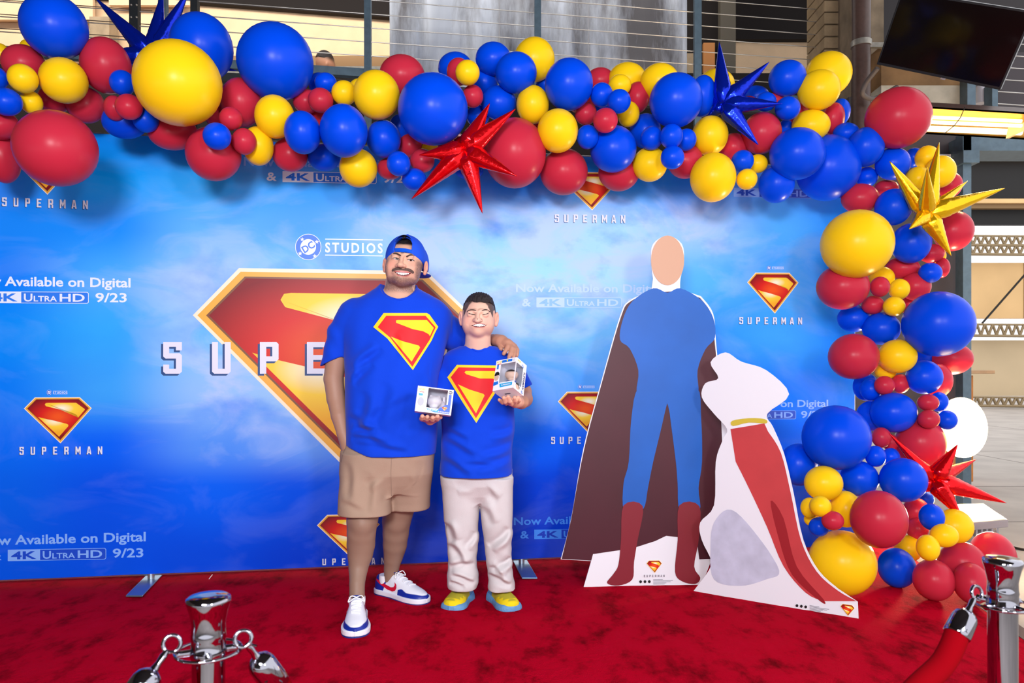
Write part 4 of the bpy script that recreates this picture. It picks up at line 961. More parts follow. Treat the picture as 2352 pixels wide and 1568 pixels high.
vs_, fs_ = fill(bandp, 30); V_ = [pl2(x, y, .003) for x, y in vs_]; link('yellow_strip', mesh('yellow_strip', V_, [f if orient(V_, f) else f[::-1] for f in fs_]), st2, mat('yellow_print', (206, 184, 60), .45))
M_smk = mat('small_print_grey', (120, 120, 132), .6); M_blk_i = mat('black_ink', (20, 20, 24), .5)
for (root, pl, ex, ey, sc, ix, iy, tl) in ((st1, pl1, 1502, 1286, 36, 1471, 1335, -.01), (st2, pl2, 1947, 1387, 33, 1831, 1390, .14)):
    fr = lambda x, y, off, pl=pl: pl(x, y, off+.003)
    em = emblem_print(ex, ey, ey+sc*.8, sc, fr, root, tl)
    word([ex-24+6.4*i for i in range(8)], ey+sc*.92, ey+sc*.92+5, fr, root, tl, m=M_smk, shadow=False)
    for i in range(3):
        c = (ix+i*10, iy+tl*i*10); cp_ = [(c[0]+3.2*math.cos(a*math.pi/6), c[1]+3.4*math.sin(a*math.pi/6)) for a in range(12)]
        link('small_mark', mesh('small_mark', [fr(x, y, .001) for x, y in cp_], [tuple(range(11, -1, -1))]), root, M_blk_i)
    for i in range(5):
        y = iy-5+i*2.6; x0 = ix+29; w_ = (22, 45, 40, 30, 26)[i]; y += tl*29
        link('fine_print', mesh('fine_print', [fr(x0, y, .001), fr(x0+w_, y+tl*w_, .001), fr(x0+w_, y+.9+tl*w_, .001), fr(x0, y+.9, .001)], [(3, 2, 1, 0)]), root, M_smk)
    q = pl((1533 if root is st1 else 1700), 900); n_ = -pl.n
    top = Vector((q.x, q.y, 1.35 if root is st1 else .85)); t_ = pl.n.cross(Vector((0, 0, 1)))
    MB().plate([Vector((q.x, q.y, .002))+n_*.02, top+n_*.008, Vector((q.x, q.y, .002))+n_*.34], t_, .004).build('easel_strut', mat('brown_card', (110, 90, 74), .8), root)
# ================================================================ STANCHIONS
M_chr = mat('polished_chrome', (158, 158, 168), .05, metal=1.0); M_vel = mat('red_velvet', (122, 2, 12), .95, spec=.03)
def hook(parent, c, R_, ropend, ropefar, name='rope_hook'):
    """c: ring point, snap hook then bell end, rope continues"""
    d = (ropend-c).normalized(); MB().torus(c+d*.012, Vector((.35, -1, .25)), .013, .0034, 20, 8).build(name, M_chr, parent)
    p1 = c+d*.024; MB().lathe(p1, d, [(0, .004), (.008, .006), (.02, .005), (.03, .007)], 14).build('swivel', M_chr, parent)
    MB().tube([p1+Vector((.006, -.002, 0)), p1+Vector((.018, -.004, -.002))], .0022, 8).build('thumb_pin', M_chr, parent)
    return p1+d*.03, d
def stanchion(px, py, D, label, ropes, mirror=1):
    C = P(px, py, D); root = empty('stanchion', Vector((C.x, C.y, 0)), label, 'stanchion')
    z = C.z; x, y = C.x, C.y
    MB().lathe((x, y, .0), (0, 0, 1), [(0, .16), (.008, .165), (.02, .15), (.035, .06), (.05, .03)], 40).build('base', M_chr, root)
    MB().lathe((x, y, .02), (0, 0, 1), [(0, .0255), (z-.085-.02, .0255)], 40).build('post', M_chr, root)
    MB().lathe((x, y, z-.092), (0, 0, 1), [(0, .027), (.004, .0285), (.012, .0285), (.016, .027), (.03, .0265), (.034, .0275), (.04, .0265), (.055, .026), (.075, .030), (.09, .0345), (.0955, .0345), (.099, .030), (.1005, .012)], 40).build('cap', M_chr, root)
    # ring plate with four openings
    rp = MB().torus((x, y, z-.082), (0, 0, 1), .05, .0028, 48, 8)
    for a in (.4, 1.97, 3.54, 5.11): rp.tube([(x+.024*math.cos(a), y+.024*math.sin(a), z-.082), (x+.05*math.cos(a), y+.05*math.sin(a), z-.082)], .006, 8)
    rp.build('ring', M_chr, root)
    return root, Vector((x, y, z))
sL, cL = stanchion(479, 1378, 1.19, 'chrome rope stanchion in the left foreground', 0)
sR, cR = stanchion(2303, 1290, 1.42, 'chrome rope stanchion at the right edge', 0)
def rope(label, root_c, ring, capend, far, D0, D1):
    r = empty('velvet_rope', ring, label, 'rope')
    q, d = hook(r, ring, 0, capend, far)
    L = (capend-q).length
    MB().lathe(q, d, [(0, .006), (.003, .012), (.009, .019), (.018, .0225), (L-.003, .0235), (L, .022)], 32).build('bell_end', M_chr, r)
    MB().lathe(q+d*(L*.72)+Vector((0, -.0235, .004)), (0, -1, .3), [(0, .0035), (.003, .003)], 10).build('rivet', M_chr, r)
    pts = smooth([tuple(capend-d*.01), tuple(capend+d*.06), tuple(far), tuple(far+Vector((d.x*.3, d.y*.3, -.12)))], 8, False)
    MB().tube([Vector(p) for p in pts], .021, 16).build('rope', M_vel, r)
    return r
rope('red velvet rope hooked to the left side of the left stanchion', sL, P(406, 1462, 1.17), P(318, 1590, 1.12), P(240, 1700, 1.05), 1, 1)
rope('red velvet rope hooked to the right side of the left stanchion', sL, P(550, 1455, 1.19), P(636, 1572, 1.24), P(730, 1700, 1.32), 1, 1)
rope('red velvet rope hooked to the right stanchion', sR, P(2249, 1350, 1.40), P(2196, 1460, 1.36), P(2080, 1610, 1.28), 1, 1)
# ================================================================ PEOPLE
M_skin = mat_attr('skin', rough=.5, spec=.35, sss=.12)
M_blue_t = mat('blue_jersey', (0, 62, 206), .8, spec=.2, bump=.12, bscale=500, sheen=.1)
M_tred = mat('tee_red_ink', (226, 34, 44), .6, spec=.3); M_tyel = mat('tee_yellow_ink', (250, 208, 36), .6, spec=.3)
M_eyew = mat('eye_white', (206, 196, 194), .25); M_iris = mat('iris_brown', (52, 34, 28), .15); M_lash = mat('lash_dark', (36, 26, 26), .6)
M_teeth = mat('teeth', (246, 244, 242), .25, spec=.6); M_mouth = mat('mouth_dark', (92, 34, 36), .6); M_lip = mat('lip_pink', (190, 108, 106), .45)
M_hairm = mat('black_hair', (34, 28, 30), .65, bump=.7, bscale=260); M_brow = mat('brow_hair', (62, 44, 40), .8)
class Head:
    def __init__(s, px, py, D, roll, pitch=0, yaw=0):
        s.c = P(px, py, D); M = Matrix.Rotation(math.radians(roll), 3, 'Y') @ Matrix.Rotation(math.radians(pitch), 3, 'X')
        s.R = M @ Vector((1, 0, 0)); s.U = M @ Vector((0, 0, 1)); s.Fw = M @ Vector((0, -1, 0))
        s.M = np.array([[s.R[i], s.U[i], s.Fw[i]] for i in range(3)])
    def p(s, x, y, z): return s.c+s.R*x+s.U*y+s.Fw*z
    def loc(s, V): d = V-np.array(s.c); return d@s.M
def build_head(v, H, w, chin, top, ears, adult):
    """w = half face width, chin/top = distances under/over the eye line"""
    E = lambda x, y, z, r, k=.015, mode='u': v.ell(H.p(x, y, z), r, H.M, k, mode)
    E(0, top-.098, -.085, (w*.96, .100, .104), .02)
    E(0, -.012, -.04, (w*.98, .085, .085), .03)
    E(0, -.33*chin-.008, -.012, (w*.90, .58*chin, .068), .025)
    E(0, -chin+.032, .016, (w*.42, .032, .048), .02)                     # chin
    for s_ in (-1, 1):
        E(s_*w*.58, -.045, .012, (w*.36, .032, .036), .02)                   # smiling cheeks
        E(s_*w*(.60 if adult else .66), -.070 if adult else -.058, -.022, (w*.29, .042, .048), .02)                 # jaw corner
        E(s_*.034, -.001, .058, (.019, .012, .018), .010, 's')              # eye socket
        E(s_*.034, -.003, .040, (.0165, .0125, .0125), .004)                # closed lid mound
        v.cap(H.p(s_*.014, .017, .046), H.p(s_*.045, .014, .034), .009, .007, .012)  # brow ridge
        E(s_*(.0165 if adult else .014), -.040 if adult else -.025, .064, (.0115, .009, .013), .005)      # nostril wing
        ex = w+ears[0 if s_ < 0 else 1]
        E(s_*ex, -.026, -.040, (.0105, .032, .018), .004); E(s_*(ex+.005), -.024, -.026, (.006, .020, .010), .003, 's'); E(s_*(ex-.003), -.054, -.034, (.008, .012, .010), .005)
    n0 = -.038 if adult else -.024
    v.cap(H.p(0, .008, .052), H.p(0, n0, .078), .008, .0115, .010)
    E(0, n0, .080, (.0130, .0110, .012), .008)
    m = -.066 if adult else -.051; hw = .037 if adult else .033
    E(0, m, .045, (hw*1.05, .020, .022), .012)                              # mouth mound
    for s_ in (-1, 1):      # smile folds
        v.cap(H.p(s_*.022, n0+.004, .066), H.p(s_*(hw+.012), m+.002, .052), .0034, .003, .006, 's')
def rows_px(rows):
    out = []
    for (py, L, R, D, ry) in rows:
        z = CAMZ+(HY-py)/F*D; out.append((z, ((L+R)/2-CX)/F*D, D, (R-L)/2/F*D, ry))
    return out
def creases(base, L, D):
    """wrinkles in cloth along segments given in photo px at depth D: a ridge beside a groove"""
    S_ = []
    for (x0, y0, x1, y1, w, dp) in L:
        a, b = P(x0, y0, D), P(x1, y1, D); S_.append((a.x, a.z, b.x-a.x, b.z-a.z, w/F*D, dp))
    def f(x, y, z):
        o = base(x, y, z); X, Z = np.broadcast_arrays(x[:, 0, :], z[:, 0, :]); acc = np.zeros(X.shape, np.float32)
        for (ax, az, dx, dz, w, dp) in S_:
            l2 = dx*dx+dz*dz; l = math.sqrt(l2); t = ((X-ax)*dx+(Z-az)*dz)/l2; s = ((X-ax)*dz-(Z-az)*dx)/l
            u = s/w+.35*np.sin(t*5); e = np.exp(-np.clip(np.abs(t-.5)-.38, 0, 9)**2/.02)*np.sin(np.clip(t, .02, .98)*math.pi)**.5*((t > 0) & (t < 1))
            acc += 1.7*dp*u*1.65*np.exp(-u*u/2)*e*.8
        return o+acc[:, None, :]*(y < D+.06)
    return f
def folds(a1, a2, seed=0, gain=1.0):
    def f(x, y, z):
        u = x*a1[0]+z*a1[1]; w = x*a2[0]+z*a2[1]
        return gain*(.0035*np.sin(u*9+1.5*np.sin(w*5+seed)+seed)+.0022*np.sin(w*21+2*np.sin(u*6+seed*2)+y*6)+.0012*np.sin(u*43+w*17+2*np.sin(w*9)))
    return f
# ------------------------------------------------------------------ the man
man = empty('person', Vector((-.57, 3.52, 0)), 'smiling bearded man in backwards blue cap, blue shield T-shirt and khaki shorts', 'person')
H = Head(926.5, 595, 3.43, 4)
v = Vol((-.93, 3.2, .03), (.06, 3.9, 1.86), .0034)
v.loft(rows_px([(668,880,952,3.52,.05),(682,842,990,3.52,.07),(705,800,1020,3.52,.09),(740,790,1018,3.52,.11),(850,806,996,3.52,.13),(950,808,992,3.52,.14),(1050,806,984,3.52,.13),(1085,810,975,3.52,.11)]), .03)
v.cap(P(914, 705, 3.53), P(921, 640, 3.525), .080, .070, .02)
build_head(v, H, .084, .127, .108, (.009, .019), True)
# left arm into the pocket
v.chain([(P(803, 740, 3.53), .055), (P(776, 800, 3.53), .052), (P(766, 870, 3.53), .0465), (P(772, 915, 3.52), .0445), (P(780, 955, 3.49), .040), (P(789, 995, 3.47), .031), (P(802, 1025, 3.47), .040), (P(812, 1055, 3.47), .036)], .006)
# right arm behind the boy, hand over his shoulder
v.chain([(P(1002, 735, 3.55), .056), (P(1060, 785, 3.74), .050), (P(1095, 800, 3.77), .046), (P(1132, 782, 3.66), .031), (P(1145, 782, 3.60), .029)], .008)
v.chain([(P(1140, 781, 3.61), .028), (P(1152, 784, 3.575), .030), (P(1166, 790, 3.545), .024), (P(1176, 795, 3.54), .020)], .012)
for pts in ([(1146,788,3.57,.015),(1150,796,3.545,.013),(1151,801,3.53,.011)], [(1164,786,3.54,.0125),(1166,796,3.515,.0115),(1161,806,3.50,.0105),(1157,812,3.495,.0095)],
            [(1171,788,3.54,.0125),(1175,800,3.51,.0115),(1172,812,3.49,.0105),(1169,821,3.485,.0095)], [(1178,791,3.545,.012),(1182,803,3.515,.011),(1181,813,3.495,.010),(1180,820,3.485,.009)],
            [(1182,793,3.555,.011),(1188,803,3.53,.0105),(1188,812,3.515,.009),(1187,817,3.51,.008)]):
    v.chain([(P(a, b, c), r) for a, b, c, r in pts], .003)
# legs
v.chain([(P(850, 1070, 3.50), .092), (P(836, 1160, 3.46), .080), (P(832, 1195, 3.44), .0725), (P(830, 1225, 3.44), .0665), (P(829, 1250, 3.455), .0655), (P(827, 1275, 3.455), .058), (P(823, 1305, 3.44), .045), (P(820, 1340, 3.40), .0355), (P(820, 1366, 3.385), .036)], .005)
v.ell(P(832, 1206, 3.39), (.036, .03, .04), None, .03); v.ell(P(829, 1252, 3.49), (.052, .045, .075), None, .03)
v.chain([(P(942, 1070, 3.55), .092), (P(920, 1150, 3.61), .080), (P(911, 1195, 3.65), .071), (P(909, 1225, 3.67), .0645), (P(907, 1250, 3.69), .060), (P(903, 1280, 3.71), .047), (P(899, 1305, 3.725), .038), (P(899, 1335, 3.735), .037)], .005)
v.ell(P(911, 1200, 3.61), (.036, .03, .04), None, .03); v.ell(P(908, 1248, 3.73), (.05, .045, .07), None, .03)
me, V, Q = v.mesh('body', 1, (.8, 14))
l = H.loc(V); px, py = topx(V)
base = np.tile(lin(214, 165, 142), (len(V), 1))
def blend(C, m, c): return C*(1-m[:, None])+c*m[:, None]
hd = (V[:, 2] > P(0, 690, 3.5).z) & (px < 990)
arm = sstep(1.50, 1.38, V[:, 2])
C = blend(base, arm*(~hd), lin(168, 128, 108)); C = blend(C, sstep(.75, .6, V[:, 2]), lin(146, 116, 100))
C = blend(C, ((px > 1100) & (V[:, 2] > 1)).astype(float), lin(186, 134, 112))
# cheeks, nose, stubble, ears
ck = np.exp(-(((np.abs(l[:, 0])-.045)/.022)**2+((l[:, 1]+.035)/.02)**2))*hd*(l[:, 2] > 0); C = blend(C, ck*.45, lin(232, 140, 126))
er = (np.abs(l[:, 0]) > .086)*hd*(l[:, 1] < .02)*(l[:, 1] > -.08); C = blend(C, er*.35, lin(214, 110, 98))
x, y = np.abs(l[:, 0]), l[:, 1]
jaw = sstep(-.048, -.085, y-.5*np.clip(x-.030, 0, 1)*0+0)*sstep(-.19, -.145, y)
sb = np.maximum(sstep(.055, .075, x)*sstep(.01, -.02, y), sstep(-.080, -.10, y))*sstep(-.165, -.135, y)*hd*(l[:, 2] > -.06)*(np.abs(l[:, 0]) < .088)
rn = .66+.22*np.random.RandomState(3).uniform(-1, 1, len(V))
C = blend(C, np.clip(sb*rn, 0, .75), lin(84, 66, 66))
must = np.exp(-((y-(-.052+.0*x)+.25*np.clip(x, 0, .05)**1*.3)/.006)**2)*sstep(.046, .036, x)*hd*(l[:, 2] > .03)
C = blend(C, must*.35, lin(90, 68, 62))
fd_ = np.exp(-((x-.052)/.01)**2)*0
hairy = hd*sstep(.060, .075, y)*(l[:, 2] > -.2); C = blend(C, hairy, lin(34, 28, 30))
set_col(me, C); body = link('body', me, man, M_skin); BV = bvh_of(V, Q)
# face pieces
Z1 = lambda z: (860+z[0]/9.8, 520+z[1]/9.8)
def fp(name, zp, off, m, parent, bv, conv, sm=3, step=2.0):
    pl = smooth([conv(q) for q in zp], sm) if sm else [conv(q) for q in zp]
    return patch(name, pl, bv, off, m, parent, step)
f = lambda n, z, o, m, s=3: fp(n, z, o, m, man, BV, Z1, s)
f('eyebrow', [(405,612),(450,590),(520,596),(592,640),(600,660),(560,655),(500,628),(440,618)], .003, M_brow)
f('eyebrow', [(715,668),(760,640),(820,622),(880,640),(900,662),(850,650),(790,662),(740,690),(722,688)], .003, M_brow)
f('eye', [(424,722),(460,711),(510,712),(556,742),(560,756),(520,753),(460,738)], .0016, M_eyew)
f('iris', [(474,726),(490,710),(518,712),(530,732),(516,750),(486,744)], .0024, M_iris)
f('eyelid_line', [(402,716),(440,700),(500,698),(556,728),(582,762),(560,748),(500,714),(440,716)], .003, M_lash)
f('eye', [(748,752),(790,745),(840,747),(886,768),(872,776),(820,780),(770,772)], .0016, M_eyew)
f('iris', [(792,756),(806,744),(836,746),(848,762),(836,778),(806,776)], .0024, M_iris)
f('eyelid_line', [(726,744),(770,732),(830,730),(880,752),(912,778),(880,768),(820,746),(760,748)], .003, M_lash)
f('mouth', [(440,1006),(500,1022),(600,1032),(700,1040),(780,1046),(828,1048),(790,1076),(740,1096),(660,1108),(590,1102),(520,1078),(476,1044)], .0010, M_mouth)
for i in range(8):
    x0 = 492+i*36; yy = 1030+i*2.6; hh = (26, 40, 50, 56, 56, 48, 38, 24)[i]
    f('tooth', [(x0, yy), (x0+33, yy+2), (x0+32, yy+hh-4), (x0+17, yy+hh), (x0+2, yy+hh-4)], .0018, M_teeth, 0)
f('lip', [(436,1002),(500,996),(580,992),(640,998),(720,1004),(790,1028),(832,1046),(770,1046),(640,1034),(540,1026),(480,1018)], .0022, M_lip)
f('lip', [(478,1046),(530,1084),(600,1108),(670,1112),(740,1098),(794,1070),(770,1104),(700,1132),(610,1130),(530,1106)], .0022, M_lip)
f('moustache', [(386,990),(412,954),(470,928),(540,918),(600,938),(650,952),(700,940),(760,938),(830,966),(884,1008),(892,1044),(862,1062),(810,1034),(740,1002),(640,988),(540,982),(470,990),(428,1012),(402,1012)], .0016, mat('moustache_hair', (104, 80, 74), .9, bump=.8, bscale=300))
f('nostril_shadow', [(542,926),(560,920),(578,932),(562,940)], .001, M_lash); f('nostril_shadow', [(690,942),(708,932),(726,940),(708,950)], .001, M_lash)
f('fringe_hair', [(470,350),(500,290),(560,230),(640,190),(720,200),(800,250),(845,330),(848,372),(800,350),(740,340),(680,388),(620,378),(570,350),(520,340)], .004, M_hairm)
# cap
vc = Vol(H.c-Vector((.16, .16, .10)), H.c+Vector((.16, .22, .19)), .003)
vc.ell(H.p(0, .012, -.085), (.0935, .112, .113), H.M, .0); vc.ell(H.p(.0, .020, -.06), (.090, .100, .104), H.M, .02)
vc.ell(H.p(.072, -.01, -.12), (.035, .075, .06), H.M, .02)
def capcut(a, x, y, z):
    d = [x-H.c.x, y-H.c.y, z-H.c.z]
    lx = d[0]*H.R.x+d[1]*H.R.y+d[2]*H.R.z; ly = d[0]*H.U.x+d[1]*H.U.y+d[2]*H.U.z; lz = d[0]*H.Fw.x+d[1]*H.Fw.y+d[2]*H.Fw.z
    rim = .036-np.abs(lx)*.42-.20*np.clip(-lz, -.02, .2)     # lower edge drops to the sides and back
    a = np.maximum(a, rim-ly)
    op = np.maximum((np.sqrt(((lx+.001)/.040)**2+(np.clip(ly-.062, 0, 1)/.040)**2)-1)*.04, -lz-.05)
    return np.maximum(a, -op)
vc.apply(capcut); me, V2, Q2 = vc.mesh('cap', 1); cap = link('cap', me, man, mat('cap_blue', (2, 74, 214), .75, bump=.1, bscale=400)); CB = bvh_of(V2, Q2)
f('strap', [(458,488),(560,480),(700,492),(850,524),(856,604),(700,584),(560,572),(452,574)], .010, mat('strap_blue', (10, 84, 214), .45), 0)
vb = Vol(H.c-Vector((.2, -.0, .16)), H.c+Vector((.2, .32, .12)), .004); vb.ell(H.p(.03, -.045, -.20), (.082, .014, .085), H.M, 0)
me, _, _ = vb.mesh('cap_brim', 1); link('cap_brim', me, man, mat('brim_navy', (0, 34, 150), .75))
vp = MB(); vp.lathe(H.p(0, .127, -.08), H.U, [(0, .007), (.003, .006), (.005, .002)], 12).build('cap_button', MATS['cap_blue'], man)
# T-shirt
vt = Vol((-.96, 3.22, .70), (.0, 3.95, 1.56), .0048)
rowsT = rows_px([(650,876,952,3.54,.07),(662,862,964,3.53,.085),(676,836,987,3.53,.095),(690,806,1008,3.53,.11),(712,782,1026,3.53,.125),(745,778,1028,3.53,.135),(800,790,1018,3.52,.15),(860,793,1010,3.51,.165),(930,793,1008,3.50,.178),(990,796,1004,3.50,.18),(1060,797,1000,3.50,.175),(1085,797,998,3.5,.17)])
zl = lambda x, y: .752+.045*sstep(-.63, -.80, x)+0*y
fo = creases(folds((1, -.45), (.7, .5), 1.0, 1.2), [(812,850,868,792,9,.010),(806,880,850,830,8,.008),(800,950,880,1010,9,.007),(806,985,870,978,7,.009),(806,1000,900,1012,7,.009),(812,1016,940,1030,7,.007),(850,900,832,990,12,.008),(900,880,872,985,14,.007),(975,860,960,1000,12,.008),(950,900,925,1020,13,.006),(1000,830,990,1000,9,.006),(905,760,925,820,8,.004),(850,960,950,900,10,.005)], 3.36)
vt.loft(rowsT, .0, n=2.15, warp=fo, zlo=zl)
vt.chain([(P(995, 728, 3.55), .078), (P(1035, 765, 3.64), .072), (P(1072, 800, 3.72), .064)], .03)
def tcut(a, x, y, z):
    c = P(915, 652, 3.46); r = np.sqrt((x-c.x)**2/(.088**2)+((z-c.z)**2)/(.078**2)+((y-3.47)**2)/(.13**2))
    return np.maximum(a, -(r-1)*.075)
vt.apply(tcut)
def sleeve(vt, pts, q, nrm, ia, ib, ra, rb, seed):
    sl = Vol(vt.lo, vt.lo+(np.array(vt.a.shape)-1)*vt.h-1e-4, vt.h); sl.chain(pts, .01)
    n_ = Vector(nrm).normalized()
    def fn(a, x, y, z):
        a = a+.0022*np.sin(z*62+x*50+seed)*np.sin(x*30+y*25)
        return np.maximum(a, (x-q.x)*n_.x+(y-q.y)*n_.y+(z-q.z)*n_.z)
    sl.apply(fn); sl.cap(ia, ib, ra, rb, 0, 's')
    m_ = tuple(min(i, j) for i, j in zip(vt.a.shape, sl.a.shape)); s_ = tuple(slice(0, i) for i in m_)
    a, d = vt.a[s_], sl.a[s_]; k = .016; h = np.clip(.5+.5*(a-d)/k, 0, 1); vt.a[s_] = a+(d-a)*h-k*h*(1-h)
sleeve(vt, [(P(815, 722, 3.53), .078), (P(786, 765, 3.53), .068), (P(763, 850, 3.53), .059)], P(763, 830, 3.53), (.42, 0, -1), P(762, 860, 3.53), P(772, 806, 3.53), .048, .044, 0)
vt.loft([(.70, -.572, 3.5, .18, .15), (.775, -.572, 3.5, .18, .15)], 0, 's')
me, V3, Q3 = vt.mesh('t_shirt', 1); tee = link('t_shirt', me, man, M_blue_t); TB3 = bvh_of(V3, Q3)
Z4 = lambda z: (720+z[0]/4.126, 520+z[1]/4.126)
em = fp('chest_emblem', [(665,820),(1075,820),(1100,835),(1182,950),(1150,1010),(1120,1080),(942,1360),(700,1060),(567,952)], .0016, M_tyel, tee, TB3, Z4, 0, 4)
fp('red_field', [(690,845),(1062,845),(1158,955),(1100,1075),(937,1328),(725,1050),(608,953)], .0026, M_tred, em, TB3, Z4, 0, 4)
fp('yellow_shape', [(782,890),(800,886),(1075,886),(1140,960),(1103,1040),(1092,1020),(1040,992),(940,972),(870,945),(784,912)], .0036, M_tyel, em, TB3, Z4, 0, 4)
fp('yellow_shape', [(733,1043),(850,1088),(1000,1128),(1010,1148),(930,1280)], .0036, M_tyel, em, TB3, Z4, 0, 4)
nk = [Vector(q) for q in smooth([tuple(P(a, b, c)) for a, b, c in ((872,652,3.55),(878,668,3.485),(898,685,3.43),(918,690,3.42),(938,685,3.435),(953,668,3.485),(957,654,3.55))], 6, False)]
nk = [TB3.find_nearest(q)[0] for q in nk]
for _ in range(8): nk = [nk[0]]+[(nk[i-1]+nk[i]*2+nk[i+1])/4 for i in range(1, len(nk)-1)]+[nk[-1]]
MB().tube(nk, .005, 8).build('collar', M_blue_t, tee)
# shorts
vs_s = Vol((-.95, 3.2, .44), (-.32, 3.85, .90), .0048)
fs1 = creases(folds((1, .25), (.2, 1), 2.2, 1.0), [(902,1066,890,1160,7,.008),(898,1072,846,1122,8,.007),(906,1070,945,1110,8,.006),(800,1060,812,1150,9,.006),(850,1080,856,1180,10,.006),(940,1080,936,1165,9,.006),(970,1060,966,1150,9,.005),(782,1150,840,1166,7,.004)], 3.36)
vs_s.loft(rows_px([(1010,792,985,3.5,.15),(1050,787,992,3.5,.15),(1085,786,990,3.5,.14),(1110,800,975,3.5,.11),(1130,815,960,3.5,.08)]), .0)
vs_s.loft(rows_px([(1040,787,915,3.49,.135),(1090,783,905,3.48,.13),(1150,777,897,3.46,.122),(1200,772,896,3.44,.12)]), .04, n=2.3, warp=fs1, zlo=lambda x, y: .475+0*x+0*y)
vs_s.loft(rows_px([(1040,880,996,3.51,.135),(1090,888,992,3.54,.13),(1150,896,986,3.59,.118),(1195,898,983,3.62,.115)]), .02, n=2.3, warp=fs1, zlo=lambda x, y: .474+0*x+0*y)
vs_s.cap(P(833, 1230, 3.44), P(835, 1170, 3.45), .092, .088, 0, 's'); vs_s.cap(P(911, 1215, 3.64), P(916, 1160, 3.62), .078, .074, 0, 's')
me, V4, Q4 = vs_s.mesh('shorts', 1); sh = link('shorts', me, man, mat('khaki_cotton', (166, 140, 122), .85, bump=.15, bscale=350, spec=.2)); SB = bvh_of(V4, Q4)
patch('fly_seam', [(898.6,1052),(900,1052),(898.6,1085),(900.2,1150),(898.8,1150),(897,1085)], SB, .001, mat('khaki_dark', (146, 122, 106), .9), sh, 4)
patch('pocket_seam', [(793,1022),(796,1022),(788,1045),(784,1062),(782,1060),(786,1044)], SB, .001, MATS['khaki_dark'], sh, 4)
# ------------------------------------------------------------------ shoes
def shoe(owner, heel, toe, W, parts, hs=1.0):
    hx = Vector((heel[0], heel[1], 0)); d = Vector((toe[0], toe[1], 0))-hx; L = d.length; d.normalize(); sd = Vector((d.y, -d.x, 0))
    T = lambda V: np.array(hx)+V[:, :1]*np.array(sd)+V[:, 1:2]*np.array(d)+V[:, 2:3]*np.array((0, 0, 1))
    root = empty('shoe', hx); root.parent = owner; root.location = hx-owner.location
    yk = np.array([0, .008, .03, .07, .13, .25, .4, .55, .7, .82, .90, .95, .98, .995, 1.0])*L
    wk = np.array([.0, .013, .024, .032, .0365, .0365, .037, .043, .049, .048, .042, .033, .0225, .012, .0])*W
    _c = smooth(list(zip(yk, wk)), 8, False); yk2 = np.array([a[0] for a in _c]); wk2 = np.array([max(0, a[1]) for a in _c]); yk2 = np.maximum.accumulate(yk2)
    def shell(top, z0, z1, grow, n=2.6, h=.0026, cut=None):
        vv = Vol((-.07, -.02, -.005), (.07, L+.02, .17*hs), h)
        def fn(a, x, y, z):
            w = np.maximum(np.interp(y.ravel(), yk2, wk2).astype(np.float32)[None, :, None]+grow-.004, .0015)
            if top is None:
                dd = np.abs(x)-w; dd = np.maximum(dd, np.maximum(z0-z, z-z1))
            else:
                hh = np.interp(y.ravel(), np.array(top)[:, 0]*L, np.array(top)[:, 1]).astype(np.float32)[None, :, None]
                dd = (((np.abs(x)/np.maximum(w, .002))**n+(np.maximum(z, 0)/hh)**n)**(1/n)-1)*np.minimum(w, hh); dd = np.maximum(dd, np.maximum(z0-z, -dd*0-1))
            e = np.maximum(-y, y-L)-grow*.5; dd = np.maximum(dd, e)
            if cut is not None: dd = np.maximum(dd, cut(x, y, z))
            return dd
        vv.apply(fn); return vv
    return root, shell, T, L
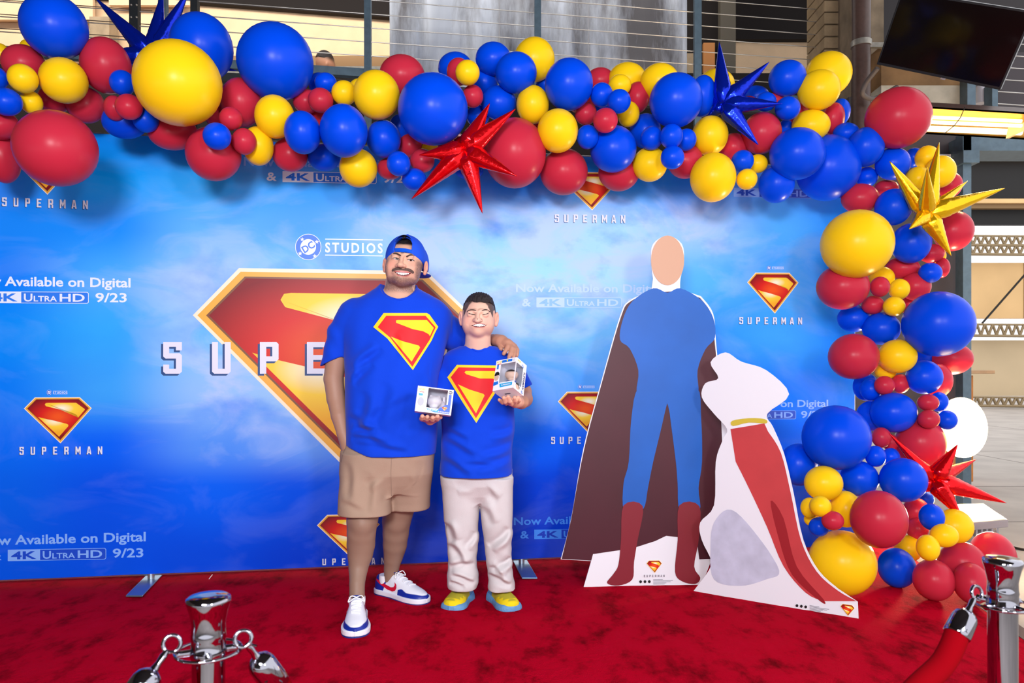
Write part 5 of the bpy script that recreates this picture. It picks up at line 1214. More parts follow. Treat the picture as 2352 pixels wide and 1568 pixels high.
def man_shoe(owner, heel, toe):
    root, shell, T, L = shoe(owner, heel, toe, 1.26, None, 1.2)
    def put(vv, name, m, colf=None, relax=1):
        me, V, Q = vv.mesh(name, relax); lv = V.copy(); V = T(V); me.vertices.foreach_set('co', V.astype(np.float32).ravel()); me.update()
        # orientation flips if the frame is left-handed: recalc
        bm = bmesh.new(); bm.from_mesh(me); bmesh.ops.recalc_face_normals(bm, faces=bm.faces[:]); bm.to_mesh(me); bm.free()
        if colf is not None: set_col(me, colf(lv))
        return link(name, me, root, m), V, Q
    navy, white, red = lin(16, 42, 150), lin(236, 238, 248), lin(214, 22, 52)
    put(shell(None, 0, .010, .0045), 'outsole', mat('navy_rubber', (20, 40, 120), .5), relax=2)
    put(shell(None, .009, .033, .0055), 'midsole', mat('white_rubber', (232, 234, 246), .45), relax=2)
    top = [(0, .085), (.08, .108), (.2, .098), (.3, .108), (.38, .124), (.46, .116), (.58, .098), (.72, .080), (.86, .066), (.95, .054), (1, .038)]
    op = lambda x, y, z: -(np.sqrt((x/.034)**2+((y-.22*L)/(.20*L))**2+((z-.125)/.045)**2)-1)*.03
    def colf(v):
        x, y, z = np.abs(v[:, 0]), v[:, 1]/L, v[:, 2]; C = np.tile(white, (len(v), 1))
        S1 = lambda d: sstep(-.0016, .0016, d)      # d in metres, inside positive
        heelm = S1((.26-y)*L+.35*(z-.05)); edge = .052+.012*np.exp(-((y-.62)/.07)**2)-.006*sstep(.85, 1, y)
        toe_ = S1(edge-z)*S1((y-.55)*L)
        C = blend(C, np.maximum(heelm, toe_), navy); C = blend(C, S1(z-.117)*S1((y-.28)*L), navy)
        return C
    up, V, Q = put(shell(top, .028, .2, -.0005, 2.4, cut=op), 'upper', mat_attr('leather_attr', rough=.4, spec=.45), colf)
    bv = bvh_of(V, Q); sdv = lambda x, y, z: Vector(T(np.array([[x, y*L, z]], float))[0])
    up_ax = Vector((0, 0, 1))
    def on(x, y, zz, off=.002):
        o = sdv(x, y, zz); return o
    # swoosh on both sides
    sw = [(.02,.086),(.08,.074),(.20,.058),(.34,.044),(.44,.042),(.50,.050),(.52,.064),(.505,.078),(.46,.088),(.475,.074),(.455,.064),(.40,.060),(.26,.068),(.12,.080)]
    for s_ in (-1, 1):
        vs2, fs2 = fill([(a*L, b_) for a, b_ in sw], .008); out = []
        for a, b_ in vs2:
            o = Vector(T(np.array([[s_*.12, a, b_]], float))[0]); di = (Vector(T(np.array([[0, a, b_]], float))[0])-o).normalized(); h_ = bv.ray_cast(o, di)
            q = h_[0] if h_[0] is not None else Vector(T(np.array([[s_*.03, a, b_]], float))[0]); out.append(q-di*.0012)
        link('side_stripe', mesh('side_stripe', out, fs2), root, mat('red_leather', (210, 20, 52), .4))
    lc_ = mat('white_lace', (244, 244, 250), .8)
    for k in range(7):
        t = .44+.045*k; hw_ = .024-.0006*k; pts = []
        for a in np.linspace(-1, 1, 7):
            o = Vector(T(np.array([[a*hw_, (t+.012*a*(1 if k % 2 else -1))*L, .2]], float))[0]); h_ = bv.ray_cast(o, Vector((0, 0, -1))); q = (h_[0] if h_[0] is not None else o-Vector((0, 0, .1))); pts.append(q+Vector((0, 0, .003)))
        MB().tube(pts, .0028, 6).build('lace', lc_, root)
    o0 = Vector(T(np.array([[0, .43*L, .124]], float))[0])
    for s_ in (-1, 1):
        q = [o0, o0+Vector(T(np.array([[s_*.024, .46*L, .132]], float))[0])-Vector(T(np.array([[0, .43*L, .124]], float))[0]), Vector(T(np.array([[s_*.036, .48*L, .108]], float))[0]), Vector(T(np.array([[s_*.010, .46*L, .122]], float))[0])]
        MB().tube([Vector(p) for p in smooth([tuple(p) for p in q], 5, False)], .0024, 6).build('lace', lc_, root)
    tg = MB().obox(Vector(T(np.array([[-.018, .36*L, .110]], float))[0]), Vector(T(np.array([[.018, .36*L, .110]], float))[0])-Vector(T(np.array([[-.018, .36*L, .110]], float))[0]), Vector(T(np.array([[-.018, .41*L, .120]], float))[0])-Vector(T(np.array([[-.018, .36*L, .110]], float))[0])+Vector((0, 0, .006)), Vector((0, 0, .006)))
    tg.build('tongue', mat('navy_leather', (18, 42, 140), .45), root, .002)
    sk = MB().lathe(Vector(T(np.array([[0, .20*L, .06]], float))[0]), (0, 0, 1), [(0, .036), (.03, .039), (.044, .0375)], 24).build('sock', mat('white_cotton', (236, 236, 244), .9), root)
    return root
man_shoe(man, (-.728, 3.445), (-.671, 3.13))
man_shoe(man, (-.700, 3.79), (-.415, 3.585))
# ------------------------------------------------------------------ the boy
boy = empty('person', Vector((-.17, 3.58, 0)), 'grinning short-haired boy in blue shield T-shirt and cream trousers holding two boxes', 'person')
H = Head(1098.5, 719.5, 3.47, 1.5, 10)
v = Vol((-.42, 3.03, .08), (.12, 3.82, 1.54), .0032)
v.loft(rows_px([(797,1066,1132,3.57,.05),(806,1045,1155,3.57,.07),(830,1026,1168,3.57,.09),(900,1026,1168,3.57,.11),(980,1026,1168,3.57,.12),(1090,1028,1160,3.57,.11)]), .03)
v.cap(P(1097, 812, 3.56), P(1098, 775, 3.53), .064, .061, .02)
build_head(v, H, .076, .108, .084, (.010, .012), False)
v.chain([(P(1150, 836, 3.57), .046), (P(1180, 862, 3.56), .048), (P(1199, 900, 3.53), .046), (P(1204, 916, 3.48), .040), (P(1197, 922, 3.36), .034), (P(1184, 922, 3.27), .026)], .006)
v.chain([(P(1184, 922, 3.27), .024), (P(1174, 920, 3.235), .024)], .015)
for pts in ([(1163,926,3.20,.0105),(1160,922,3.165,.010),(1157,913,3.145,.009)], [(1174,927,3.20,.011),(1171,921,3.165,.010),(1167,911,3.15,.009)], [(1182,925,3.21,.0105),(1184,919,3.18,.010),(1182,913,3.165,.009)], [(1166,925,3.24,.010),(1154,924,3.21,.009),(1147,918,3.19,.008)], [(1190,922,3.22,.011),(1192,917,3.20,.0105),(1190,913,3.19,.009)]):
    v.chain([(P(a, b, c), r) for a, b, c, r in pts], .003)
v.chain([(P(1042, 838, 3.57), .046), (P(1022, 875, 3.56), .047), (P(1014, 915, 3.52), .042), (P(1008, 940, 3.40), .034), (P(996, 957, 3.28), .026), (P(988, 964, 3.24), .024)], .006)
for i, (x, y) in enumerate(((970, 957.5), (981.5, 959), (994, 960.5), (1005, 958))):
    v.chain([(P(985+i*3, 966, 3.23), .0115), (P(x-1, y+4, 3.19), .0112), (P(x-.5, y+2.5, 3.15), .0105), (P(x, y-2, 3.13), .0095)], .003)
v.cap(P(1000, 962, 3.24), P(1012, 958, 3.2), .011, .009, .004)
for (a, b, c, d_) in (((1060, 1100, 3.56), (1062, 1200, 3.57), (1062, 1300, 3.60), (1066, 1372, 3.62)), ((1138, 1100, 3.56), (1142, 1200, 3.57), (1146, 1300, 3.60), (1146, 1372, 3.62))):
    v.chain([(P(*a), .075), (P(*b), .062), (P(*c), .048), (P(*d_), .036)], .02)
me, V, Q = v.mesh('body', 1, (.9, 3))
l = H.loc(V); px, py = topx(V); hd = (V[:, 2] > P(0, 790, 3.5).z); x, y = np.abs(l[:, 0]), l[:, 1]
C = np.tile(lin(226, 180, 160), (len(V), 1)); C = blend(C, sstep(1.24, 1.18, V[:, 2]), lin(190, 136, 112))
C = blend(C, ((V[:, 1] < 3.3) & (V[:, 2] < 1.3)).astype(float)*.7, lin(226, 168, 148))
ck = np.exp(-(((x-.045)/.02)**2+((y+.03)/.02)**2))*hd*(l[:, 2] > 0); C = blend(C, ck*.5, lin(238, 150, 140))
C = blend(C, (x > .078)*hd*.3*(y < .02), lin(224, 130, 118))
# cropped hair at the sides (clippered) and under the tuft
hl = .052-1.0*np.clip(x-.030, 0, .05)**1.0-1.2*np.clip(-.01-l[:, 2], 0, .05)
fade = sstep(-.004, .006, y-np.where(x < .046, hl, np.where(l[:, 2] < .012, -.045, hl)))*hd*((l[:, 2] < .03) | (y > .03))
fade = fade*(~((x > .070) & (y < .012) & (l[:, 2] > -.068)))
C = blend(C, fade*.9, lin(58, 46, 46)); set_col(me, C); link('body', me, boy, M_skin); BV = bvh_of(V, Q)
Z2 = lambda z: (1030+z[0]/8.711, 660+z[1]/8.711)
f = lambda n, z, o, m, s=3: fp(n, z, o, m, boy, BV, Z2, s)
f('eyebrow', [(366,484),(400,450),(470,436),(550,446),(548,464),(470,456),(400,470),(374,494)], .0025, M_brow)
f('eyebrow', [(668,458),(720,436),(780,438),(838,484),(830,494),(790,462),(740,454),(680,466)], .0025, M_brow)
f('closed_eyelid', [(404,514),(430,516),(480,530),(530,538),(528,552),(480,546),(430,530),(402,524)], .002, M_lash)
f('closed_eyelid', [(684,540),(740,530),(790,510),(806,510),(802,522),(750,540),(690,550)], .002, M_lash)
f('nostril_shadow', [(566,630),(580,622),(594,630),(580,637)], .0008, mat('nostril_dark', (120, 70, 64), .7)); f('nostril_shadow', [(648,632),(662,624),(676,632),(662,639)], .0008, MATS['nostril_dark'])
f('mouth', [(450,764),(490,748),(540,728),(620,718),(700,728),(740,748),(776,744),(740,766),(700,784),(620,790),(540,788),(490,772)], .0008, M_mouth)
for i in range(7):
    x0 = 500+i*34; yy = (746, 738, 732, 730, 733, 739, 747)[i]; hh = (24, 36, 46, 52, 46, 36, 22)[i]
    f('tooth', [(x0, yy), (x0+31, yy), (x0+30, yy+hh-3), (x0+15, yy+hh), (x0+1, yy+hh-3)], .002, M_teeth, 0)
f('lip', [(478,752),(540,722),(620,712),(700,722),(748,748),(700,734),(620,726),(540,734)], .0022, mat('boy_lip', (206, 120, 116), .45))
f('lip', [(486,768),(540,788),(620,794),(700,788),(744,764),(710,798),(620,806),(530,798)], .0022, MATS['boy_lip'])
# hair: short thick top
vh = Vol(H.c-Vector((.14, .16, .07)), H.c+Vector((.14, .24, .15)), .003)
vh.ell(H.p(0, .0, -.086), (.0795, .093, .106), H.M, 0); vh.ell(H.p(.006, .056, -.040), (.060, .036, .058), H.M, .02)
def hcut(a, x, y, z):
    d = [x-H.c.x, y-H.c.y, z-H.c.z]
    lx = d[0]*H.R.x+d[1]*H.R.y+d[2]*H.R.z; ly = d[0]*H.U.x+d[1]*H.U.y+d[2]*H.U.z; lz = d[0]*H.Fw.x+d[1]*H.Fw.y+d[2]*H.Fw.z
    hl = np.where(lz > -.03, .054-.35*np.clip(np.abs(lx)-.035, 0, 1), .054-1.3*np.clip(-.03-lz, 0, .075))
    a = a+.0022*np.sin(lx*260+ly*60)*np.sin(lz*190)+.0012*np.sin(lx*520+lz*90)
    return np.maximum(a, hl+.003*np.sin(lx*150)-ly)
vh.apply(hcut); me, _, _ = vh.mesh('hair', 1); link('hair', me, boy, mat('dark_brown_hair', (40, 32, 34), .6, bump=.7, bscale=240))
# T-shirt
vt = Vol((-.42, 3.28, .58), (.16, 3.86, 1.28), .0044)
zl = lambda x, y: .645+.02*sstep(3.45, 3.7, y)+0*x
vt.loft(rows_px([(795,1058,1140,3.57,.07),(804,1040,1158,3.57,.085),(818,1022,1168,3.57,.10),(840,1014,1174,3.57,.115),(880,1012,1178,3.57,.125),(940,1013,1180,3.56,.145),(985,1013,1179,3.55,.158),(1030,1012,1178,3.55,.158),(1110,1009,1180,3.55,.15)]), 0, n=2.15, warp=creases(folds((.45, .8), (.9, .5), 4.0, 1.0), [(1018,985,1080,1003,8,.007),(1018,1006,1095,1040,8,.007),(1178,985,1125,1002,8,.007),(1176,1020,1105,1046,8,.006),(1174,1050,1095,1078,8,.006),(1014,1050,1085,1084,8,.006),(1140,870,1165,960,9,.006),(1020,900,1045,980,9,.005),(1060,1060,1150,1066,6,.004)], 3.45), zlo=zl)
def tcut(a, x, y, z):
    c = P(1098, 780, 3.52); r = np.sqrt((x-c.x)**2/(.070**2)+((z-c.z)**2)/(.050**2)+((y-3.53)**2)/(.12**2))
    return np.maximum(a, -(r-1)*.05)
vt.apply(tcut)
sleeve(vt, [(P(1150, 834, 3.57), .058), (P(1182, 862, 3.56), .057), (P(1208, 915, 3.52), .060)], P(1206, 890, 3.54), (.45, 0, -1), P(1209, 922, 3.515), P(1191, 880, 3.545), .045, .040, 1)
sleeve(vt, [(P(1045, 834, 3.57), .058), (P(1026, 866, 3.56), .056), (P(1015, 935, 3.50), .054)], P(1014, 912, 3.53), (-.1, 0, -1), P(1014, 950, 3.5), P(1018, 900, 3.54), .042, .040, 2)
vt.loft([(.56, -.168, 3.55, .158, .135), (.668, -.168, 3.55, .158, .135)], 0, 's')
me, V3, Q3 = vt.mesh('t_shirt', 1); tee = link('t_shirt', me, boy, M_blue_t); TB3 = bvh_of(V3, Q3)
em = fp('chest_emblem', [(1360,1310),(1780,1318),(1830,1370),(1790,1470),(1543,1838+22),(1430,1690),(1268,1428)], .0016, M_tyel, tee, TB3, Z4, 0, 4)
fp('red_field', [(1375,1334),(1765,1340),(1806,1372),(1770,1455),(1540,1816),(1460,1690),(1300,1428)], .0026, M_tred, em, TB3, Z4, 0, 4)
fp('yellow_shape', [(1430,1382),(1445,1368),(1755,1370),(1785,1395),(1755,1470),(1700,1440),(1580,1440),(1450,1400)], .0036, M_tyel, em, TB3, Z4, 0, 4)
fp('yellow_shape', [(1370,1495),(1480,1545),(1610,1585),(1622,1600),(1540,1770)], .0036, M_tyel, em, TB3, Z4, 0, 4)
nk = [Vector(q) for q in smooth([tuple(P(a, b, c)) for a, b, c in ((1068,784,3.59),(1073,796,3.53),(1086,803,3.49),(1098,805,3.48),(1111,803,3.49),(1123,796,3.53),(1128,784,3.59))], 6, False)]
nk = [TB3.find_nearest(q)[0] for q in nk]
for _ in range(8): nk = [nk[0]]+[(nk[i-1]+nk[i]*2+nk[i+1])/4 for i in range(1, len(nk)-1)]+[nk[-1]]
MB().tube(nk, .0055, 8).build('collar', M_blue_t, tee)
# trousers
vp_ = Vol((-.40, 3.36, .06), (.08, 3.80, .70), .0046)
cz = creases(lambda x, y, z: 0*x+0*y+0*z, [(1028,1198,1052,1240,8,.010),(1034,1246,1074,1292,8,.012),(1030,1300,1088,1288,7,.010),(1036,1318,1092,1334,6,.009),(1094,1222,1074,1262,7,.008),(1032,1336,1070,1342,5,.007),(1172,1215,1130,1262,8,.012),(1176,1288,1136,1312,7,.010),(1122,1318,1176,1340,6,.009),(1126,1298,1162,1322,6,.008),(1094,1108,1050,1122,8,.008),(1104,1112,1150,1140,8,.008),(1112,1160,1140,1200,8,.006)], 3.5)
def fz(x, y, z):
    k = .35+1.6*sstep(.42, .12, z)
    return cz(x, y, z)+.55*k*(.0026*np.sin(z*34+x*26+2*np.sin(x*14+z*5))+.0018*np.sin(z*61-x*45+1.5*np.sin(z*17))+.0010*np.sin(z*120+y*50+x*30))
vp_.loft(rows_px([(1075,1014,1177,3.56,.13),(1110,1018,1176,3.56,.12),(1135,1035,1160,3.56,.09),(1150,1050,1145,3.56,.06)]), 0)
vp_.loft(rows_px([(1095,1015,1104,3.56,.11),(1150,1017,1101,3.56,.10),(1200,1021,1099,3.56,.09),(1250,1027,1097,3.57,.082),(1300,1030,1096,3.58,.082),(1335,1028,1098,3.58,.088),(1362,1027,1095,3.58,.085)]), .03, n=2.3, warp=fz, zlo=lambda x, y: .088+0*x+0*y)
vp_.loft(rows_px([(1095,1096,1179,3.56,.11),(1150,1102,1178,3.56,.10),(1200,1106,1177,3.56,.09),(1250,1113,1174,3.57,.082),(1300,1118,1176,3.58,.082),(1340,1122,1182,3.58,.088),(1366,1122,1182,3.58,.085)]), .012, n=2.3, warp=fz, zlo=lambda x, y: .084+0*x+0*y)
vp_.cap(P(1062, 1385, 3.585), P(1062, 1330, 3.58), .064, .052, 0, 's'); vp_.cap(P(1152, 1385, 3.585), P(1149, 1330, 3.58), .060, .050, 0, 's')
me, V4, Q4 = vp_.mesh('trousers', 1); link('trousers', me, boy, mat('cream_twill', (206, 200, 202), .85, bump=.15, bscale=300, spec=.2, noise=.06, nscale=6))
def boy_shoe(owner, heel, toe):
    root, shell, T, L = shoe(owner, heel, toe, 1.22, None)
    def put(vv, name, m, colf=None, relax=1):
        me, V, Q = vv.mesh(name, relax); lv = V.copy(); V = T(V); me.vertices.foreach_set('co', V.astype(np.float32).ravel()); me.update()
        bm = bmesh.new(); bm.from_mesh(me); bmesh.ops.recalc_face_normals(bm, faces=bm.faces[:]); bm.to_mesh(me); bm.free()
        if colf is not None: set_col(me, colf(lv))
        return link(name, me, root, m), V, Q
    blue, oli, yel = lin(96, 152, 204), lin(196, 184, 52), lin(250, 222, 20)
    put(shell([(0, .05), (.3, .042), (.5, .034), (.7, .036), (.9, .036), (1, .026)], 0, .06, .0075, 3.0), 'sole', mat('blue_foam', (98, 150, 200), .55, bump=.3, bscale=90), relax=2)
    top = [(0, .075), (.1, .095), (.3, .098), (.4, .096), (.55, .080), (.7, .066), (.85, .056), (.95, .046), (1, .034)]
    def colf(v):
        x, y, z = np.abs(v[:, 0]), v[:, 1]/L, v[:, 2]; C = np.tile(oli, (len(v), 1))
        S1 = lambda d: sstep(-.0016, .0016, d)
        C = blend(C, S1(.050+.004*np.sin(y*60)-z)*S1((y-.58)*L), yel); C = blend(C, S1((.30-y)*L), blue)
        return blend(C, S1((1-np.sqrt((x/.027)**2+((y-.50)/.17)**2))*.02), blue)
    put(shell(top, .02, .2, -.001, 2.3), 'upper', mat_attr('mesh_upper_attr', rough=.7, bump=.5, bscale=500), colf)
    return root
boy_shoe(boy, (-.222, 3.715), (-.300, 3.49)); boy_shoe(boy, (-.100, 3.705), (.010, 3.485))
# ------------------------------------------------------------------ head of a man on the terrace
tp_ = empty('person', P(748, 190, 8.2), 'man with cropped dark hair seen from behind on the terrace above', 'person')
D8 = 8.2; hv_ = Vol(P(700, 260, D8)-Vector((0, .35, 0)), P(800, 105, D8)+Vector((0, .35, 0)), .006)
hv_.ell(P(746, 143, D8), (.100, .115, .118), None, 0); hv_.ell(P(752, 152, D8-.02), (.085, .10, .10), None, .03); hv_.cap(P(743, 180, D8), P(745, 160, D8), .075, .07, .03); hv_.ell(P(752, 149, D8-.10), (.016, .03, .035), None, .01)
hv_.cap(P(715, 215, D8), P(775, 215, D8), .14, .14, .05)
me, V5, Q5 = hv_.mesh('body', 1); zz = V5[:, 2]; C = np.tile(lin(170, 122, 96), (len(V5), 1)); hb = sstep(P(0, 148, D8).z, P(0, 134, D8).z, zz+.25*(V5[:, 0]-P(746, 0, D8).x)); C = blend(C, hb*.92, lin(26, 20, 20)); set_col(me, C); link('body', me, tp_, M_skin)
vq = Vol(P(700, 200, D8)-Vector((0, .35, 0)), P(800, 100, D8)+Vector((0, .35, 0)), .005); vq.ell(P(746, 142, D8), (.105, .120, .123), None, 0)
vq.apply(lambda a, x, y, z: np.maximum(a, P(0, 142, D8).z-.35*(x-P(746, 0, D8).x)-z)); me, _, _ = vq.mesh('hair', 1); link('hair', me, tp_, M_hairm)
vj = Vol(P(690, 260, D8)-Vector((0, .4, 0)), P(812, 160, D8)+Vector((0, .4, 0)), .008); vj.cap(P(712, 216, D8), P(778, 216, D8), .16, .16, 0); me, _, _ = vj.mesh('dark_shirt', 1); link('dark_shirt', me, tp_, M_black)
# ------------------------------------------------------------------ the two window boxes
M_card = mat('white_box_card', (236, 234, 244), .4, spec=.4); M_card_in = mat('grey_box_inside', (170, 172, 186), .6); M_film = mat('clear_window', (250, 250, 255), .05, trans=1.0, ior=1.1, alpha=.25)
M_fig = mat('plain_figurine_white', (214, 212, 222), .4); M_figs = mat('plain_figurine_tan', (206, 174, 158), .45); M_bi = mat('box_blue_ink', (20, 110, 214), .45); M_bi2 = mat('box_cyan_ink', (30, 160, 220), .45); M_yi = mat('box_yellow_ink', (226, 208, 50), .45); M_ri = mat('box_red_ink', (214, 50, 60), .45)
class Face:    # a face of a box: origin (top left), u right, v down, unit lengths in box fractions
    def __init__(s, o, u, v): s.o, s.u, s.v = Vector(o), Vector(u), Vector(v); s.n = s.v.cross(s.u).normalized()
    def __call__(s, x, y, off=0): return s.o+s.u*x+s.v*y+s.n*off
def flat(name, fc, poly, off, m, parent):
    V = [fc(x, y, off) for x, y in poly]; me = mesh(name, V, [tuple(range(len(V)))]); bm = bmesh.new(); bm.from_mesh(me); bmesh.ops.triangulate(bm, faces=bm.faces[:], ngon_method='EAR_CLIP'); bm.normal_update()
    for ff in bm.faces:
        if ff.normal.dot(fc.n) < 0: ff.normal_flip()
    bm.to_mesh(me); bm.free(); return link(name, me, parent, m)
def panel(fc, hole, th, name, m, parent):
    """card face with a window: built from strips around the hole (x0,y0,x1,y1)"""
    b = MB(); x0, y0, x1, y1 = hole
    for (a, c, d, e) in ((0, 0, 1, y0), (0, y1, 1, 1), (0, y0, x0, y1), (x1, y0, 1, y1)):
        if d-a > 1e-4 and e-c > 1e-4: b.obox(fc(a, c, -th), fc(d, c)-fc(a, c), fc(a, e)-fc(a, c), fc.n*th)
    return b.build(name, m, parent)
def ftext(name, s, fc, x0, x1, base, caph, m, parent, off=.0012, bold=.02, vertical=False, shear=0):
    vs, fs = text_mesh(s, bold, 1.0, shear); out = []
    for u, v in vs:
        if vertical: out.append(fc(base+(v/.7)*caph, x0+u*(x1-x0), off))
        else: out.append(fc(x0+u*(x1-x0), base-(v/.7)*caph, off))
    me = mesh(name, out, fs); return link(name, me, parent, m)
def toybox(label, tl, w, h, d, loc, side):
    """tl top-left-front corner, w right, h down, d backwards"""
    r = empty('toy_box', loc, label, 'box'); e = .0007
    fr = Face(tl, w, h); rt = Face(tl+w, d, h); lf = Face(tl+d, -d, h); bt = Face(tl+h, w, d); tpf = Face(tl+d, w, -d); bk_ = Face(tl+w+d, -w, h)
    for fc in (bt, tpf): MB().obox(fc(0, 0, -.0008), fc.u, fc.v, fc.n*.0008).build('card_panel', M_card, r)
    MB().obox(bk_(0, 0, -.0008), bk_.u, bk_.v, bk_.n*.0008).build('back_panel', M_card_in, r)
    return r, fr, rt, lf, bt
def circle(cx, cy, rx, ry, n=20): return [(cx+rx*math.cos(2*math.pi*k/n), cy+ry*math.sin(2*math.pi*k/n)) for k in range(n)]
# box in the boy's right hand (viewer's left)
o1 = P(960, 885, 3.14); w1 = Vector((.1535, .016, -.0206)); h1 = Vector((-.0122, -.0155, -.1085)); d1 = w1.cross(h1).normalized()*-.088
if d1.y < 0: d1 = -d1
r1, fr, rt, lf, bt = toybox('white window box with a pale figurine held lower, between man and boy', o1, w1, h1, d1, o1+h1, -1)
panel(fr, (.30, .04, .84, .80), .0008, 'front_panel', M_card, r1); panel(rt, (.1, .12, .9, .88), .0008, 'side_panel', M_card, r1); panel(lf, (.15, .12, .95, .88), .0008, 'side_panel', M_card, r1)
MB().obox(fr(.29, .03, -.0014), fr.u*.56, fr.v*.78, fr.n*.0004).build('window', M_film, r1); MB().obox(lf(.1, .1, -.0014), lf.u*.86, lf.v*.8, lf.n*.0004).build('window', M_film, r1)
cen = lambda x, y, z, a=w1, b=h1, c=d1, o=o1: o+a*x+b*y+c*z
fg = MB(); vf = Vol(o1+h1*1.15+w1*-.1-Vector((.02, .03, .02)), o1+w1+d1+Vector((.03, .06, .03)), .0022)
vf.ell(cen(.50, .52, .40), (.033, .028, .026), None, 0); vf.ell(cen(.62, .62, .58), (.030, .018, .022), None, .01); vf.ell(cen(.40, .38, .4), (.008, .007, .014), None, .008); vf.ell(cen(.62, .38, .4), (.008, .007, .014), None, .008); vf.cap(cen(.76, .3, .7), cen(.78, .66, .7), .007, .009, .006); vf.ell(cen(.5, .72, .25), (.018, .012, .012), None, .008)
me, _, _ = vf.mesh('plain_figurine', 1); link('plain_figurine', me, r1, M_fig)
flat('yellow_badge', fr, circle(.125, .15, .105, .085), .0008, mat('badge_cream', (240, 240, 220), .5), r1); ftext('badge_lettering', 'POP!', fr, .04, .21, .175, .09, M_yi, r1); flat('red_strip', fr, [(.06, .215), (.2, .215), (.19, .24), (.07, .24)], .001, M_ri, r1)
flat('blue_tag', fr, [(.05, .28), (.17, .29), (.16, .37), (.06, .37)], .0008, M_bi2, r1)
flat('grey_shape', fr, circle(.13, .60, .09, .17), .0008, mat('grey_shape_ink', (176, 178, 192), .5), r1)
flat('blue_corner', fr, [(.88, .2), (.955, .2), (.955, .955), (.55, .955), (.36, .90), (.30, .84), (.62, .84), (.70, .72), (.82, .62), (.88, .6)], .0008, mat('box_blue_ink_deep', (40, 90, 210), .45), r1)
flat('cyan_band', fr, [(.30, .84), (.66, .84), (.62, .95), (.36, .90)], .0012, M_bi2, r1); ftext('name_lettering', 'KRYPTO', fr, .37, .60, .905, .055, M_card, r1, .0016)
flat('number_disc', fr, circle(.915, .12, .05, .068), .001, mat('navy_ink', (24, 30, 70), .5), r1); ftext('number_lettering', '999', fr, .88, .95, .15, .05, M_card, r1, .0016)
emblem_print(0, 0, 1, 1, (lambda x, y, off: fr(.80+x*.16, .70+y*.15, off*.3+.0008)), r1)
ftext('title_lettering', 'SUPERMAN', fr, .63, .95, .93, .04, M_card, r1, .0016)
# box in the boy's left hand (viewer's right)
o2b = P(1179, 890, 3.12); u_ = Vector((.090, -.052, .0165)); hh = Vector((.0155, .066, .1325)); 
dd = u_.cross(hh).normalized()*-.088
if dd.y < 0: dd = -dd
o2 = o2b-u_+hh
r2, fr, rt, lf, bt = toybox('white window box with a dark-haired figurine at the boy\'s chest', o2, u_, -hh, dd, o2b, 1)
panel(fr, (.26, .15, .97, .76), .0008, 'front_panel', M_card, r2); panel(rt, (.04, .16, .70, .80), .0008, 'side_panel', M_card, r2); MB().obox(lf(0, 0, -.0008), lf.u, lf.v, lf.n*.0008).build('side_panel', M_card, r2)
MB().obox(fr(.25, .14, -.0014), fr.u*.73, fr.v*.63, fr.n*.0004).build('window', M_film, r2); MB().obox(rt(.03, .15, -.0014), rt.u*.68, rt.v*.66, rt.n*.0004).build('window', M_film, r2)
cen = lambda x, y, z: o2+u_*x-hh*y+dd*z
vf = Vol(o2-Vector((.06, .12, .2)), o2+Vector((.17, .16, .05)), .0022)
vf.ell(cen(.60, .42, .42), (.029, .026, .024), None, 0); vf.cap(cen(.6, .6, .45), cen(.6, .8, .45), .014, .017, .006); vf.cap(cen(.44, .62, .45), cen(.36, .78, .45), .007, .006, .004); vf.cap(cen(.76, .62, .45), cen(.84, .78, .45), .007, .006, .004)
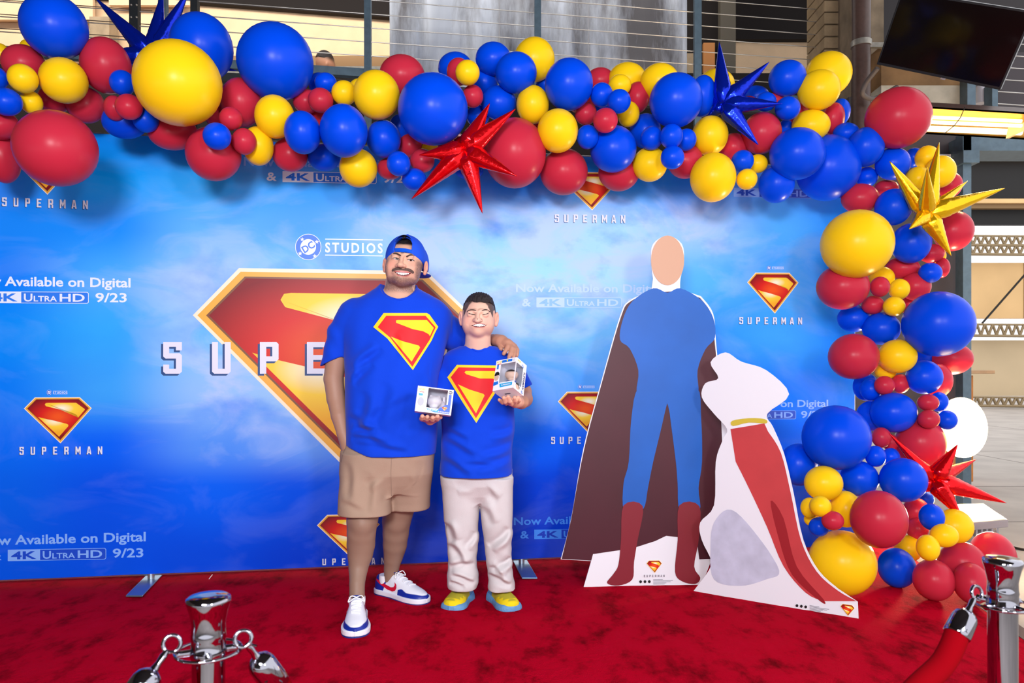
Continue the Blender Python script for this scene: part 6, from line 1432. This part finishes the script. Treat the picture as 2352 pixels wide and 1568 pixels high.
me, V6, Q6 = vf.mesh('plain_figurine', 1); C = np.tile(lin(212, 180, 164), (len(V6), 1)); zc = cen(.6, .36, .42); C = blend(C, sstep(zc.z, zc.z+.004, V6[:, 2]+.2*(V6[:, 1]-zc.y)), lin(40, 34, 36)); zc2 = cen(.6, .6, .45); C = blend(C, sstep(zc2.z+.004, zc2.z-.002, V6[:, 2]), lin(40, 80, 170)); set_col(me, C); link('plain_figurine', me, r2, mat_attr('figurine_attr', .4))
flat('blue_strip', fr, [(.30, .03), (.80, .03), (.80, .11), (.30, .11)], .0008, M_bi, r2); flat('blue_strip', fr, [(.08, .14), (.16, .14), (.16, .30), (.08, .30)], .0008, M_bi, r2)
ftext('badge_lettering', 'POP!', fr, .05, .30, .115, .075, M_yi, r2); flat('red_strip', fr, [(.08, .13), (.28, .13), (.27, .15), (.09, .15)], .001, M_ri, r2)
flat('number_disc', fr, circle(.88, .075, .06, .045), .001, mat('pale_disc', (206, 210, 226), .5), r2)
flat('yellow_spark', fr, [(.52, .04), (.60, .05), (.57, .10), (.53, .09)], .0012, M_yi, r2)
flat('tan_oval', fr, circle(.12, .58, .11, .10), .0010, M_figs, r2); flat('dark_arc', fr, [(.01, .48), (.05, .40), (.16, .38), (.24, .44), (.25, .54), (.20, .50), (.02, .52)], .0012, M_blk_i, r2); flat('blue_band', fr, [(0, .72), (.22, .70), (.24, .80), (0, .84)], .0012, M_bi, r2)
flat('cyan_band', fr, [(.30, .80), (.92, .80), (.92, .90), (.34, .92)], .001, M_bi2, r2); ftext('name_lettering', 'SUPERMAN', fr, .40, .84, .875, .04, M_card, r2, .0014)
ftext('side_lettering', 'SUPERMAN', rt, .28, .84, .76, .16, mat('navy_side_ink', (16, 24, 90), .5), r2, .0014, .02, True)
ftext('badge_lettering', 'POP!', rt, .12, .42, .10, .06, M_yi, r2)
for (x, y) in ((.62, .13), (.80, .93)): flat('round_mark', rt, circle(x, y, .09, .05), .0008, M_bi, r2); flat('round_mark', rt, circle(x, y, .05, .03), .0012, M_card, r2)
flat('tan_oval', rt, circle(.36, .88, .18, .075), .0008, M_figs, r2); flat('dark_arc', rt, [(.14, .86), (.20, .78), (.40, .76), (.54, .86), (.52, .93), (.42, .83), (.24, .82)], .001, M_blk_i, r2)
flat('bottom_print', bt, [(.35, .45), (.62, .45), (.62, .53), (.35, .53)], .0006, mat('navy_ink', (24, 30, 70), .5), r2)
